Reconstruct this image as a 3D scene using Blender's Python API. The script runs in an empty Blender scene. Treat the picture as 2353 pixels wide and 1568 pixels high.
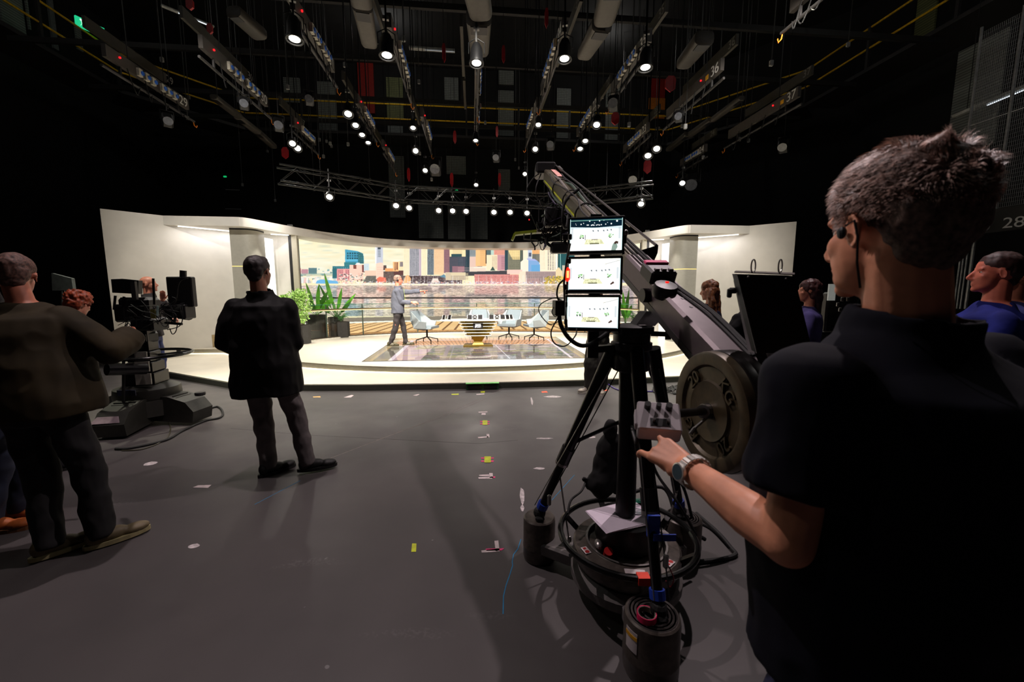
import bpy, bmesh, math, random
import numpy as np
from mathutils import Vector, Matrix, noise, Euler
random.seed(7); np.random.seed(7)
SC = bpy.context.scene
COL = SC.collection

# ------------------------------------------------------------------ camera, world, exposure
FPX, PITCH, CAMZ = 915.0, math.atan(110/915.0), 1.5
cd = bpy.data.cameras.new('camera'); cam = bpy.data.objects.new('camera', cd); COL.objects.link(cam)
cd.sensor_width = 36.0; cd.lens = 36.0*FPX/2353.0; cd.clip_start = 0.03; cd.clip_end = 100
cam.location = (0, 0, CAMZ); cam.rotation_euler = (math.pi/2-PITCH, 0, 0)
SC.camera = cam
cd.dof.use_dof = True; cd.dof.focus_distance = 9.0; cd.dof.aperture_fstop = 5.0
w = bpy.data.worlds.new('world'); SC.world = w; w.use_nodes = True
w.node_tree.nodes['Background'].inputs[0].default_value = (0.9, 0.75, 0.8, 1)
w.node_tree.nodes['Background'].inputs[1].default_value = 0.004
SC.view_settings.view_transform = 'Standard'; SC.view_settings.look = 'None'
SC.view_settings.exposure = 0.0; SC.view_settings.gamma = 1.0; SC.view_settings.use_curve_mapping = False
try:
    SC.cycles.use_denoising = True; SC.cycles.max_bounces = 6; SC.cycles.caustics_reflective = False
    SC.cycles.caustics_refractive = False; SC.cycles.sample_clamp_indirect = 4.0
    SC.cycles.transparent_max_bounces = 16
except Exception: pass

def light(kind, name, loc, target, energy, color=(1,1,1), size=0.1, size_y=None, spot=60, blend=0.5):
    d = bpy.data.lights.new(name, kind); d.energy = energy; d.color = color
    if kind == 'AREA':
        d.size = size
        if size_y: d.shape = 'RECTANGLE'; d.size_y = size_y
    else:
        d.shadow_soft_size = size
    if kind == 'SPOT': d.spot_size = math.radians(spot); d.spot_blend = blend
    o = bpy.data.objects.new(name, d); COL.objects.link(o); o.location = loc
    o.rotation_euler = (Vector(target)-Vector(loc)).to_track_quat('-Z', 'Y').to_euler()
    return o

# room frame: (u, v) across / along the studio axis, which is turned a little from the view axis
ORG = (-0.87, 10.1); ANG = math.atan(.097); CA, SA = math.cos(ANG), math.sin(ANG)
def W(u, v, z=0.0): return Vector((ORG[0]+u*CA-v*SA, ORG[1]+u*SA+v*CA, z))
ROOM = Matrix.Translation((ORG[0], ORG[1], 0)) @ Matrix.Rotation(ANG, 4, 'Z')
def _ray(x, y):
    c, s = math.cos(PITCH), math.sin(PITCH); a = (x-1176.5)/FPX; b = -(y-784)/FPX
    return Vector((a, c+b*s, -s+b*c))
def P(x, y, Y):      # measured point at depth Y
    r = _ray(x, y); return Vector((0, 0, CAMZ)) + r*(Y/r.y)
def F(x, y, z=0.0):  # measured point at height z
    r = _ray(x, y); return Vector((0, 0, CAMZ)) + r*((z-CAMZ)/r.z)
def V_(x, y, v):     # measured point on the room plane v
    r = _ray(x, y); d = (-r.x*SA + r.y*CA); k = (v - (ORG[0]*SA - ORG[1]*CA))/d
    return Vector((0, 0, CAMZ)) + r*k
def U_(x, y, u):     # measured point on the room plane u
    r = _ray(x, y); d = (r.x*CA + r.y*SA); k = (u + (ORG[0]*CA + ORG[1]*SA))/d
    return Vector((0, 0, CAMZ)) + r*k
def uv(p): dx, dy = p[0]-ORG[0], p[1]-ORG[1]; return (dx*CA+dy*SA, -dx*SA+dy*CA)
def PROJ(X, Y, Z):
    c, s = math.cos(PITCH), math.sin(PITCH); Z = Z-CAMZ; d = Y*c-Z*s; v = Y*s+Z*c
    return 1176.5+FPX*X/d, 784-FPX*v/d

# ------------------------------------------------------------------ lights of the studio, plus added fills
WARM = (1.0, .93, .84); PINK = (1.0, .84, .86)
for (u, v, z, tu, tv, e, sp) in [(-2.53,-3.89,5,-1.5,1.0,900,62),(-1.34,-3.63,5,-.5,-.5,800,62),(0,-3.55,5,0,.5,800,62),
        (1.3,-3.8,5,.5,-.5,800,62),(2.61,-3.69,5,1.5,1.0,900,62),(-2.5,-1.5,5,-3.2,-1.6,420,80),(2.5,-1.5,5,3.2,-1.6,420,80),
        (-4.3,.2,5,-4.6,-1.6,330,95),(4.4,0,5,4.4,-1.6,330,95),(0,1.1,3.75,0,-1.6,130,66),(-2,.6,3.7,-2.2,-1.8,130,66),(2,.8,3.7,2.2,-1.8,130,66)]:
    light('SPOT', 'stage_spot_light', W(u, v, z-.12), W(tu, tv, .2), e*1.7, WARM, .09, spot=sp, blend=.7)
for u in (-3.6, -1.8, 0, 1.8, 3.6): light('SPOT', 'apron_fill', W(u, -4.1, 5.3), W(u*1.02, -3.1, .1), 420, WARM, .09, spot=42, blend=1)  # added spots that brighten the front apron, no lamps of the rig
for u in (-4.4, -2.2, 2.2, 4.4): light('SPOT', 'floor_edge_fill', W(u, -4.7, 5.3), W(u, -4.55, 0), 420 if abs(u) < 3 else 1150, (1,.97,.78), .09, spot=46, blend=1)  # added spots that make the floor glow along the stage edge
for u in (-5.2, 0, 5.2): light('SPOT', 'set_front_fill', W(u*.75, -5.6, 5.6), W(u, .6, 2.4), 1000, WARM, .12, spot=58, blend=1)  # added front fill for the set walls, columns and canopy
light('POINT', 'gantry_fill', W(-3, 5.4, 10.4), W(0,0,0), 30, (1,.97,.9), .2)  # these gantry points are added fill for the rails, panels and bars
light('POINT', 'gantry_fill', W(5, 5.4, 10.4), W(0,0,0), 30, (1,.97,.9), .2)
light('POINT', 'gantry_fill', W(6, -8.5, 7.6), W(0,0,0), 60, (1,.97,.92), .15)
light('POINT', 'gantry_fill', W(-6, -8.5, 7.6), W(0,0,0), 60, (1,.97,.92), .15)
light('POINT', 'gantry_fill', W(9.6, -5, 9.8), W(0,0,0), 26, (1,.97,.9), .2)
light('POINT', 'gantry_fill', W(-9.6, -3, 9.8), W(0,0,0), 26, (1,.97,.9), .2)
# lamps above the crew floor, out of the top of the frame
light('SPOT', 'crew_lamp_light', (2.5, 4.3, 6.2), (0.3, 1.8, 0), 640, PINK, .05, spot=85, blend=.5)
light('SPOT', 'crew_lamp_light', (-2.4, 3.4, 6.4), (-.9, 2.2, 0), 560, PINK, .05, spot=85, blend=.5)

# ------------------------------------------------------------------ helpers
def lin(c):
    return tuple(((x/255.0)/12.92 if x <= 10 else (((x/255.0)+.055)/1.055)**2.4) for x in c)
MATS = {}
def mat(name, rgb, rough=.6, metal=0.0, emit=0.0, var=.15, nscale=18.0, bump=0.0, bscale=60.0, spec=.5, emit_rgb=None, stretch=None, lo=None, sss=0):
    if name in MATS: return MATS[name]
    m = bpy.data.materials.new(name); m.use_nodes = True; nt = m.node_tree; N = nt.nodes; L = nt.links
    b = N['Principled BSDF']; c = lin(rgb)
    tc = N.new('ShaderNodeTexCoord'); src = tc.outputs['Object']
    if stretch:
        mp = N.new('ShaderNodeMapping'); mp.inputs['Scale'].default_value = stretch; L.new(src, mp.inputs[0]); src = mp.outputs[0]
    nz = N.new('ShaderNodeTexNoise'); nz.inputs['Scale'].default_value = nscale; nz.inputs['Detail'].default_value = 4
    L.new(src, nz.inputs['Vector'])
    rp = N.new('ShaderNodeValToRGB'); d = tuple(x*(1-var*1.6) for x in c) if lo is None else lin(lo); h = tuple(min(1, x*(1+var)) for x in c)
    rp.color_ramp.elements[0].position = .3; rp.color_ramp.elements[1].position = .7
    rp.color_ramp.elements[0].color = (*d, 1); rp.color_ramp.elements[1].color = (*h, 1)
    L.new(nz.outputs[0], rp.inputs[0]); L.new(rp.outputs[0], b.inputs['Base Color'])
    b.inputs['Roughness'].default_value = rough; b.inputs['Metallic'].default_value = metal
    b.inputs['Specular IOR Level'].default_value = spec
    if sss: b.inputs['Subsurface Weight'].default_value = sss; b.inputs['Subsurface Radius'].default_value = (.01,.004,.002)
    if emit:
        b.inputs['Emission Color'].default_value = (*lin(emit_rgb or rgb), 1); b.inputs['Emission Strength'].default_value = emit
    if bump:
        n2 = N.new('ShaderNodeTexNoise'); n2.inputs['Scale'].default_value = bscale; n2.inputs['Detail'].default_value = 5
        L.new(src, n2.inputs['Vector']); bp = N.new('ShaderNodeBump'); bp.inputs['Strength'].default_value = bump
        L.new(n2.outputs[0], bp.inputs['Height']); L.new(bp.outputs[0], b.inputs['Normal'])
    MATS[name] = m; return m

class MB:
    def __init__(s): s.v = []; s.f = []; s.m = []; s.mi = 0
    def add(s, vs, fs):
        o = len(s.v); s.v += [tuple(x) for x in vs]; s.f += [tuple(i+o for i in f) for f in fs]; s.m += [s.mi]*len(fs); return s
    def box(s, c, d, R=None, bev=0):
        hx, hy, hz = d[0]/2, d[1]/2, d[2]/2; c = Vector(c)
        if bev:
            b = min(bev, hx*.9, hy*.9, hz*.9); vs = []; idx = {}
            for sx in (-1,1):
                for sy in (-1,1):
                    for sz in (-1,1):
                        for k, p in enumerate(((hx,hy-b,hz-b),(hx-b,hy,hz-b),(hx-b,hy-b,hz))):
                            idx[(sx,sy,sz,k)] = len(vs); vs.append(Vector((p[0]*sx,p[1]*sy,p[2]*sz)))
            fs = []
            for s1 in (-1,1):
                fs.append([idx[(s1,a,b2,0)] for a,b2 in ((-1,-1),(1,-1),(1,1),(-1,1))][::s1])
                fs.append([idx[(a,s1,b2,1)] for a,b2 in ((-1,-1),(1,-1),(1,1),(-1,1))][::-s1])
                fs.append([idx[(a,b2,s1,2)] for a,b2 in ((-1,-1),(1,-1),(1,1),(-1,1))][::s1])
            for a in (-1,1):
                for b2 in (-1,1):
                    q = a*b2
                    fs.append([idx[(a,b2,-1,0)],idx[(a,b2,-1,1)],idx[(a,b2,1,1)],idx[(a,b2,1,0)]][::q])
                    fs.append([idx[(a,-1,b2,0)],idx[(a,1,b2,0)],idx[(a,1,b2,2)],idx[(a,-1,b2,2)]][::q])
                    fs.append([idx[(-1,a,b2,2)],idx[(-1,a,b2,1)],idx[(1,a,b2,1)],idx[(1,a,b2,2)]][::q])
                    for c3 in (-1,1): fs.append([idx[(a,b2,c3,0)],idx[(a,b2,c3,1)],idx[(a,b2,c3,2)]][::a*b2*c3])
        else:
            vs = [Vector((x*hx,y*hy,z*hz)) for x in (-1,1) for y in (-1,1) for z in (-1,1)]
            fs = [(0,1,3,2),(4,6,7,5),(0,4,5,1),(2,3,7,6),(0,2,6,4),(1,5,7,3)]
        if R is not None: vs = [R @ p for p in vs]
        return s.add([p+c for p in vs], fs)
    def bar(s, p0, p1, w, h, up=(0,0,1), bev=0):   # box between two points
        p0, p1 = Vector(p0), Vector(p1); y = (p1-p0); L = y.length; y.normalize(); up = Vector(up)
        x = y.cross(up); x = x.normalized() if x.length > 1e-4 else Vector((1,0,0)); z = x.cross(y)
        return s.box((p0+p1)/2, (w, L, h), Matrix((x, y, z)).transposed(), bev)
    def cyl(s, p0, p1, r0, r1=None, n=16, caps=True):
        return s.tube([p0, p1], [r0, r0 if r1 is None else r1], n, caps)
    def tube(s, pts, r, n=8, caps=True):
        pts = [Vector(p) for p in pts]; K = len(pts); rr = r if isinstance(r, (list, tuple)) else [r]*K
        vs = []; t0 = (pts[1]-pts[0]).normalized(); a = t0.orthogonal().normalized()
        for i in range(K):
            t = (pts[min(i+1,K-1)]-pts[max(i-1,0)]);  t = t.normalized() if t.length > 1e-9 else t0
            a = (a - t*a.dot(t)); a = a.normalized() if a.length > 1e-6 else t.orthogonal().normalized(); b = t.cross(a)
            for k in range(n):
                an = 2*math.pi*k/n; vs.append(pts[i] + (a*math.cos(an)+b*math.sin(an))*rr[i])
        fs = [(i*n+k, i*n+(k+1)%n, (i+1)*n+(k+1)%n, (i+1)*n+k) for i in range(K-1) for k in range(n)]
        if caps: fs += [tuple(range(n))[::-1], tuple((K-1)*n+k for k in range(n))]
        return s.add(vs, fs)
    def lathe(s, prof, c=(0,0,0), n=24, R=None, closed=False):   # prof [(r, z)]
        c = Vector(c); vs = []
        for r, z in prof:
            for k in range(n):
                a = 2*math.pi*k/n; p = Vector((r*math.cos(a), r*math.sin(a), z)); vs.append(c + (R @ p if R is not None else p))
        K = len(prof); fs = [(i*n+k, i*n+(k+1)%n, ((i+1)%K)*n+(k+1)%n, ((i+1)%K)*n+k) for i in range(K if closed else K-1) for k in range(n)]
        if not closed:
            if prof[0][0] > 1e-5: fs.append(tuple(range(n))[::-1])
            if prof[-1][0] > 1e-5: fs.append(tuple((K-1)*n+k for k in range(n)))
        return s.add(vs, fs)
    def ball(s, c, r, n=12, m=8, R=None):
        r = (r,r,r) if isinstance(r, (int,float)) else r; c = Vector(c); vs = []
        for i in range(m+1):
            t = math.pi*i/m
            for k in range(n):
                a = 2*math.pi*k/n; p = Vector((r[0]*math.sin(t)*math.cos(a), r[1]*math.sin(t)*math.sin(a), -r[2]*math.cos(t)))
                vs.append(c+(R @ p if R is not None else p))
        fs = [(i*n+k, i*n+(k+1)%n, (i+1)*n+(k+1)%n, (i+1)*n+k) for i in range(m) for k in range(n)]
        return s.add(vs, fs)
    def prism(s, poly, z0, z1):
        n = len(poly); vs = [(p[0],p[1],z0) for p in poly]+[(p[0],p[1],z1) for p in poly]
        return s.add(vs, [tuple(range(n))[::-1], tuple(range(n,2*n))]+[(i,(i+1)%n,n+(i+1)%n,n+i) for i in range(n)])
    def extrude(s, poly3, d):
        n = len(poly3); d = Vector(d); a = [Vector(p) for p in poly3]
        return s.add(a+[p+d for p in a], [tuple(range(n))[::-1], tuple(range(n,2*n))]+[(i,(i+1)%n,n+(i+1)%n,n+i) for i in range(n)])
    def ribbon(s, pts, z0, z1, th):   # upright band of thickness th along a plan curve, outward = left normal
        K = len(pts); off = []
        for i in range(K):
            a = Vector(pts[max(i-1,0)][:2]); b = Vector(pts[min(i+1,K-1)][:2]); t = (b-a).normalized(); off.append(Vector(pts[i][:2])+Vector((-t.y,t.x))*th)
        vs = []
        for i in range(K):
            p = pts[i]; q = off[i]; vs += [(p[0],p[1],z0),(p[0],p[1],z1),(q.x,q.y,z1),(q.x,q.y,z0)]
        fs = []
        for i in range(K-1):
            for k in range(4): fs.append((i*4+k, (i+1)*4+k, (i+1)*4+(k+1)%4, i*4+(k+1)%4))
        fs += [(0,1,2,3), tuple((K-1)*4+k for k in (3,2,1,0))]
        return s.add(vs, fs)
    def build(s, name, mt, parent=None, smooth=False, auto=35):
        me = bpy.data.meshes.new(name); me.from_pydata(s.v, [], s.f); 
        for m_ in (mt if isinstance(mt, (list,tuple)) else [mt]): me.materials.append(m_)
        if isinstance(mt, (list,tuple)): me.polygons.foreach_set('material_index', s.m)
        bm = bmesh.new(); bm.from_mesh(me); bmesh.ops.remove_doubles(bm, verts=bm.verts, dist=1e-5); bmesh.ops.recalc_face_normals(bm, faces=bm.faces)
        if smooth:
            for f in bm.faces: f.smooth = True
            for e in bm.edges:
                if len(e.link_faces) == 2 and e.calc_face_angle(0) > math.radians(auto): e.smooth = False
        bm.to_mesh(me); bm.free(); me.update()
        o = bpy.data.objects.new(name, me); COL.objects.link(o)
        if parent is not None: o.parent = parent
        return o
def tag(o, label=None, cat=None, group=None, kind=None):
    if label: o['label'] = label
    if cat: o['category'] = cat
    if group: o['group'] = group
    if kind: o['kind'] = kind
    return o
def thing(name, label, cat, loc=(0,0,0), rz=0, group=None, M=None):
    o = bpy.data.objects.new(name, None); COL.objects.link(o); o.empty_display_size = .1
    if M is not None: o.matrix_world = M
    else: o.location = loc; o.rotation_euler = (0,0,rz)
    return tag(o, label, cat, group)
def room(o): o.matrix_world = ROOM; return o
def copy_tree(o, parent=None):
    c = o.copy(); COL.objects.link(c)
    if parent is not None: c.parent = parent
    for ch in o.children: copy_tree(ch, c)
    return c
def spl(pts, n=8):   # Catmull-Rom
    pts = [Vector(p) for p in pts]; out = []; K = len(pts)
    for i in range(K-1):
        a, b, c, d = pts[max(i-1,0)], pts[i], pts[i+1], pts[min(i+2,K-1)]
        for k in range(n):
            t = k/n; out.append(.5*((2*b)+(c-a)*t+(2*a-5*b+4*c-d)*t*t+(3*b-a-3*c+d)*t**3))
    out.append(pts[-1]); return out
def textobj(name, s, size, M, mt, parent=None, ext=.001, align='CENTER'):
    cu = bpy.data.curves.new(name, 'FONT'); cu.body = s; cu.size = size; cu.extrude = ext; cu.align_x = align; cu.align_y = 'CENTER'
    t = bpy.data.objects.new(name, cu); COL.objects.link(t)
    me = bpy.data.meshes.new_from_object(t); bpy.data.objects.remove(t)
    me.materials.append(mt); o = bpy.data.objects.new(name, me); COL.objects.link(o)
    if parent is not None: o.parent = parent; o.matrix_local = M
    else: o.matrix_world = M
    return o
def attr_mesh(name, V, Fq, colors, parent=None, rough=.35, strength=1.0, spec=.3, basef=.0):
    """a surface that shows a picture: one colour per vertex"""
    me = bpy.data.meshes.new(name); nv = len(V); nf = len(Fq)
    me.vertices.add(nv); me.vertices.foreach_set('co', V.astype(np.float32).ravel())
    me.loops.add(nf*4); me.loops.foreach_set('vertex_index', Fq.astype(np.int32).ravel())
    me.polygons.add(nf); me.polygons.foreach_set('loop_start', np.arange(0, nf*4, 4, dtype=np.int32)); me.update(calc_edges=True)
    at = me.color_attributes.new('picture', 'FLOAT_COLOR', 'POINT')
    c4 = np.ones((nv,4), np.float32); c4[:,:3] = colors; at.data.foreach_set('color', c4.ravel())
    m = bpy.data.materials.new(name+'_picture'); m.use_nodes = True; N = m.node_tree.nodes; L = m.node_tree.links; b = N['Principled BSDF']
    a = N.new('ShaderNodeAttribute'); a.attribute_name = 'picture'; L.new(a.outputs['Color'], b.inputs['Emission Color'])
    b.inputs['Emission Strength'].default_value = strength; b.inputs['Base Color'].default_value = (.02,.02,.02,1)
    b.inputs['Roughness'].default_value = rough; b.inputs['Specular IOR Level'].default_value = spec
    me.materials.append(m); o = bpy.data.objects.new(name, me); COL.objects.link(o)
    if parent is not None: o.parent = parent
    return o
def grid_faces(nx, ny):
    i = np.arange(nx-1); j = np.arange(ny-1); I, J = np.meshgrid(i, j); a = (J*nx+I).ravel()
    return np.stack([a, a+1, a+1+nx, a+nx], 1)
def srgb2lin(a): a = np.clip(a, 0, 255)/255.0; return np.where(a <= .04045, a/12.92, ((a+.055)/1.055)**2.4)
class Canvas:
    def __init__(s, x0, y0, x1, y1, k, bg): s.x0, s.y0, s.k = x0, y0, k; s.a = np.zeros((int((y1-y0)*k), int((x1-x0)*k), 3)); s.a[:] = bg; s.h, s.w = s.a.shape[:2]
    def ix(s, x): return int(np.clip(round((x-s.x0)*s.k), 0, s.w))
    def iy(s, y): return int(np.clip(round((y-s.y0)*s.k), 0, s.h))
    def rect(s, x0, y0, x1, y1, c, al=1): r = s.a[s.iy(y0):s.iy(y1), s.ix(x0):s.ix(x1)]; r[:] = r*(1-al)+np.array(c)*al
    def poly(s, pts, c, al=1):
        ys, xs = np.mgrid[0:s.h, 0:s.w]; X = xs/s.k+s.x0; Y = ys/s.k+s.y0; ins = np.zeros((s.h,s.w), bool); n = len(pts)
        for i in range(n):
            x1, y1 = pts[i]; x2, y2 = pts[(i+1)%n]
            if y1 == y2: continue
            c_ = ((Y < max(y1,y2)) & (Y >= min(y1,y2)) & (X < (x2-x1)*(Y-y1)/(y2-y1)+x1)); ins ^= c_
        s.a[ins] = s.a[ins]*(1-al)+np.array(c)*al
    def line(s, x0, y0, x1, y1, wd, c, al=1):
        L = math.hypot(x1-x0, y1-y0) or 1; nx, ny = -(y1-y0)/L*wd/2, (x1-x0)/L*wd/2
        s.poly([(x0+nx,y0+ny),(x1+nx,y1+ny),(x1-nx,y1-ny),(x0-nx,y0-ny)], c, al)
    def noise(s, amp, sx=1, sy=1, rect=None, mul=False):
        x0, y0, x1, y1 = rect if rect else (s.x0, s.y0, s.x0+s.w/s.k, s.y0+s.h/s.k)
        a, b, c, d = s.iy(y0), s.iy(y1), s.ix(x0), s.ix(x1); h, w_ = b-a, d-c
        if h <= 0 or w_ <= 0: return
        gh, gw = max(2, int(h/sy)+2), max(2, int(w_/sx)+2); g = np.random.randn(gh, gw)
        yy = np.linspace(0, gh-1.001, h); xx = np.linspace(0, gw-1.001, w_); yi = yy.astype(int); xi = xx.astype(int); fy = (yy-yi)[:,None]; fx = (xx-xi)[None]
        q = (g[yi][:,xi]*(1-fy)*(1-fx)+g[yi+1][:,xi]*fy*(1-fx)+g[yi][:,xi+1]*(1-fy)*fx+g[yi+1][:,xi+1]*fy*fx)
        s.a[a:b,c:d] += (q*amp)[:,:,None] if np.isscalar(amp) else q[:,:,None]*np.array(amp)
    def sample(s, x, y):
        fx = np.clip((x-s.x0)*s.k-.5, 0, s.w-1.001); fy = np.clip((y-s.y0)*s.k-.5, 0, s.h-1.001); xi = fx.astype(int); yi = fy.astype(int); tx = (fx-xi)[:,None]; ty = (fy-yi)[:,None]
        A = s.a; return A[yi,xi]*(1-tx)*(1-ty)+A[yi,xi+1]*tx*(1-ty)+A[yi+1,xi]*(1-tx)*ty+A[yi+1,xi+1]*tx*ty

black = mat('black_plastic', (18,17,18), .45); black_m = mat('black_metal', (20,19,20), .35, .6, var=.1)
black_r = mat('black_rubber', (14,13,14), .7); steel = mat('brushed_steel', (150,148,145), .3, .9, var=.1)
dgrey = mat('dark_grey_paint', (52,50,50), .5); mgrey = mat('mid_grey_paint', (105,100,98), .5)
white_lamp = mat('lit_lens', (255,250,240), .3, emit=14, var=.01)

# ------------------------------------------------------------------ room shell
def floor_material():
    m = bpy.data.materials.new('studio_floor'); m.use_nodes = True; N = m.node_tree.nodes; L = m.node_tree.links; b = N['Principled BSDF']
    g = N.new('ShaderNodeTexCoord'); mp = N.new('ShaderNodeMapping'); L.new(g.outputs['Object'], mp.inputs[0])
    def nz(sc, det=5, dist=0, st=(1,1,1)):
        mm = N.new('ShaderNodeMapping'); mm.inputs['Scale'].default_value = st; L.new(g.outputs['Object'], mm.inputs[0])
        n = N.new('ShaderNodeTexNoise'); n.inputs['Scale'].default_value = sc; n.inputs['Detail'].default_value = det; n.inputs['Distortion'].default_value = dist
        L.new(mm.outputs[0], n.inputs['Vector']); return n
    def ramp(src, a, b_, ca, cb):
        r = N.new('ShaderNodeValToRGB'); r.color_ramp.elements[0].position = a; r.color_ramp.elements[1].position = b_
        r.color_ramp.elements[0].color = ca; r.color_ramp.elements[1].color = cb; L.new(src, r.inputs[0]); return r
    base = ramp(nz(1.2, 6).outputs[0], .3, .7, (.066,.060,.060,1), (.088,.078,.077,1))
    scuff = ramp(nz(1.1, 8, .6, (1,3,1)).outputs[0], .66, .80, (0,0,0,1), (1,1,1,1))
    fine = ramp(nz(55, 3).outputs[0], .45, .8, (0,0,0,1), (1,1,1,1))
    mu = N.new('ShaderNodeMath'); mu.operation = 'MULTIPLY'; L.new(scuff.outputs[0], mu.inputs[0]); L.new(fine.outputs[0], mu.inputs[1])
    mx = N.new('ShaderNodeMix'); mx.data_type = 'RGBA'; L.new(mu.outputs[0], mx.inputs['Factor']); L.new(base.outputs[0], mx.inputs['A']); mx.inputs['B'].default_value = (.24,.22,.22,1)
    sp = ramp(nz(9, 2).outputs[0], .76, .775, (0,0,0,1), (1,1,1,1)); m2 = N.new('ShaderNodeMix'); m2.data_type = 'RGBA'
    L.new(sp.outputs[0], m2.inputs['Factor']); L.new(mx.outputs['Result'], m2.inputs['A']); m2.inputs['B'].default_value = (.18,.17,.17,1)
    L.new(m2.outputs['Result'], b.inputs['Base Color'])
    rr = ramp(nz(2.5, 5).outputs[0], .3, .75, (.38,)*3+(1,), (.52,)*3+(1,)); L.new(rr.outputs[0], b.inputs['Roughness'])
    b.inputs['Specular IOR Level'].default_value = .30
    bp = N.new('ShaderNodeBump'); bp.inputs['Strength'].default_value = .05; L.new(nz(90, 3).outputs[0], bp.inputs['Height']); L.new(bp.outputs[0], b.inputs['Normal'])
    return m
fl = MB().box((0,-4,-.05), (26,26,.1)).build('floor', floor_material()); room(fl); tag(fl, 'dark grey scuffed studio floor with tape marks', kind='structure')
wallm = mat('dark_wall', (15,14,15), .9, var=.3, nscale=2)
for nm, c, d in (('wall_back',(0,8.35,5.5),(26,.2,11)),('wall_left',(-13,-4.5,5.5),(.2,25.7,11)),('wall_right',(13,-4.5,5.5),(.2,25.7,11)),('wall_rear',(0,-17.2,5.5),(26,.2,11)),('ceiling',(0,-4.5,11.1),(26,26,.2))):
    o = MB().box(c, d).build(nm, wallm); room(o); tag(o, kind='structure')
    if nm == 'wall_back': wall_back = o
    if nm == 'wall_right': wall_right = o
    if nm == 'wall_left': wall_left = o
# angled corner between the back and right walls
o = MB().extrude([(9.0,8.25,0),(12.9,3.2,0),(12.9,8.25,0)], (0,0,11)).build('wall_corner', wallm); room(o); tag(o, kind='structure')

def mesh_panel_mat(name, rgb, sc, em=0):
    m = bpy.data.materials.new(name); m.use_nodes = True; N = m.node_tree.nodes; L = m.node_tree.links; b = N['Principled BSDF']
    g = N.new('ShaderNodeTexCoord'); br = N.new('ShaderNodeTexBrick'); br.offset = 0; br.inputs['Scale'].default_value = 1
    mp = N.new('ShaderNodeMapping'); L.new(g.outputs['Object'], mp.inputs[0]); mp.inputs['Rotation'].default_value = (math.pi/2,0,0)
    L.new(mp.outputs[0], br.inputs['Vector']); br.inputs['Brick Width'].default_value = sc; br.inputs['Row Height'].default_value = sc
    br.inputs['Mortar Size'].default_value = sc*.12; c = lin(rgb); br.inputs['Color1'].default_value = (*c,1); br.inputs['Color2'].default_value = (*(x*.8 for x in c),1); br.inputs['Mortar'].default_value = (*(x*.25 for x in c),1)
    L.new(br.outputs[0], b.inputs['Base Color']); b.inputs['Roughness'].default_value = .7; return m
mesh_g = mesh_panel_mat('grey_mesh_panel', (150,155,150), .07); mesh_o = mesh_panel_mat('olive_mesh_panel', (120,125,80), .07)
orange_m = mat('orange_door_paint', (190,110,30), .6); red_m = mat('red_panel_paint', (140,25,15), .6)
def wall_panel(x0, x1, y0, y1, mt, v=8.2):
    a = V_(x0, y1, v); b = V_(x1, y0, v); (u0,_), (u1,_) = uv(a), uv(b)
    o = MB().box(((u0+u1)/2, v, (a.z+b.z)/2), (abs(u1-u0), .08, abs(b.z-a.z))).build('panel', mt, wall_back); return o
for a in [(655,688,180,235,mesh_g),(735,770,190,300,mesh_g),(890,925,180,272,mesh_o),(892,926,285,305,mesh_g),(1022,1053,180,235,mesh_g),(1146,1180,160,194,mesh_g),(1145,1180,210,312,mesh_g),
          (1278,1312,205,318,mesh_g),(1390,1424,200,322,mesh_g),(1490,1528,227,272,orange_m),(1495,1530,150,225,red_m),(826,856,110,260,red_m),
          (897,928,360,500,mesh_g),(1026,1070,360,400,mesh_g),(963,1018,465,548,mesh_g),(1030,1068,465,550,mesh_g),(1082,1120,465,550,mesh_g),(1145,1172,390,440,mesh_g)]:
    wall_panel(*a)
mw = mat('grey_wall_frame', (120,122,125), .5)
def side_panel(x0, y0, x1, y1, u, mt, wl, dz=None):
    a = U_(x0, y0, u); b = U_(x1, y1, u); (_,va), (_,vb) = uv(a), uv(b); zz = sorted((a.z, b.z))
    return MB().box((u, (va+vb)/2, sum(zz)/2), (.06, abs(va-vb), zz[1]-zz[0])).build('panel', mt, wl)
side_panel(5, 60, 45, -20, -12.85, mesh_g, wall_left); side_panel(52, -40, 70, 70, -12.85, mesh_g, wall_left)
side_panel(115, -30, 122, 110, -12.85, mw, wall_left); side_panel(170, 50, 190, 120, -12.85, mesh_g, wall_left)
side_panel(1890, 90, 1925, 200, 12.85, mesh_g, wall_right); side_panel(1858, 125, 1862, 165, 12.85, mw, wall_right)
side_panel(2205, 120, 2285, 330, 12.85, mesh_g, wall_right); side_panel(2111, 0, 2146, 80, 12.85, mesh_o, wall_right)

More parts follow.
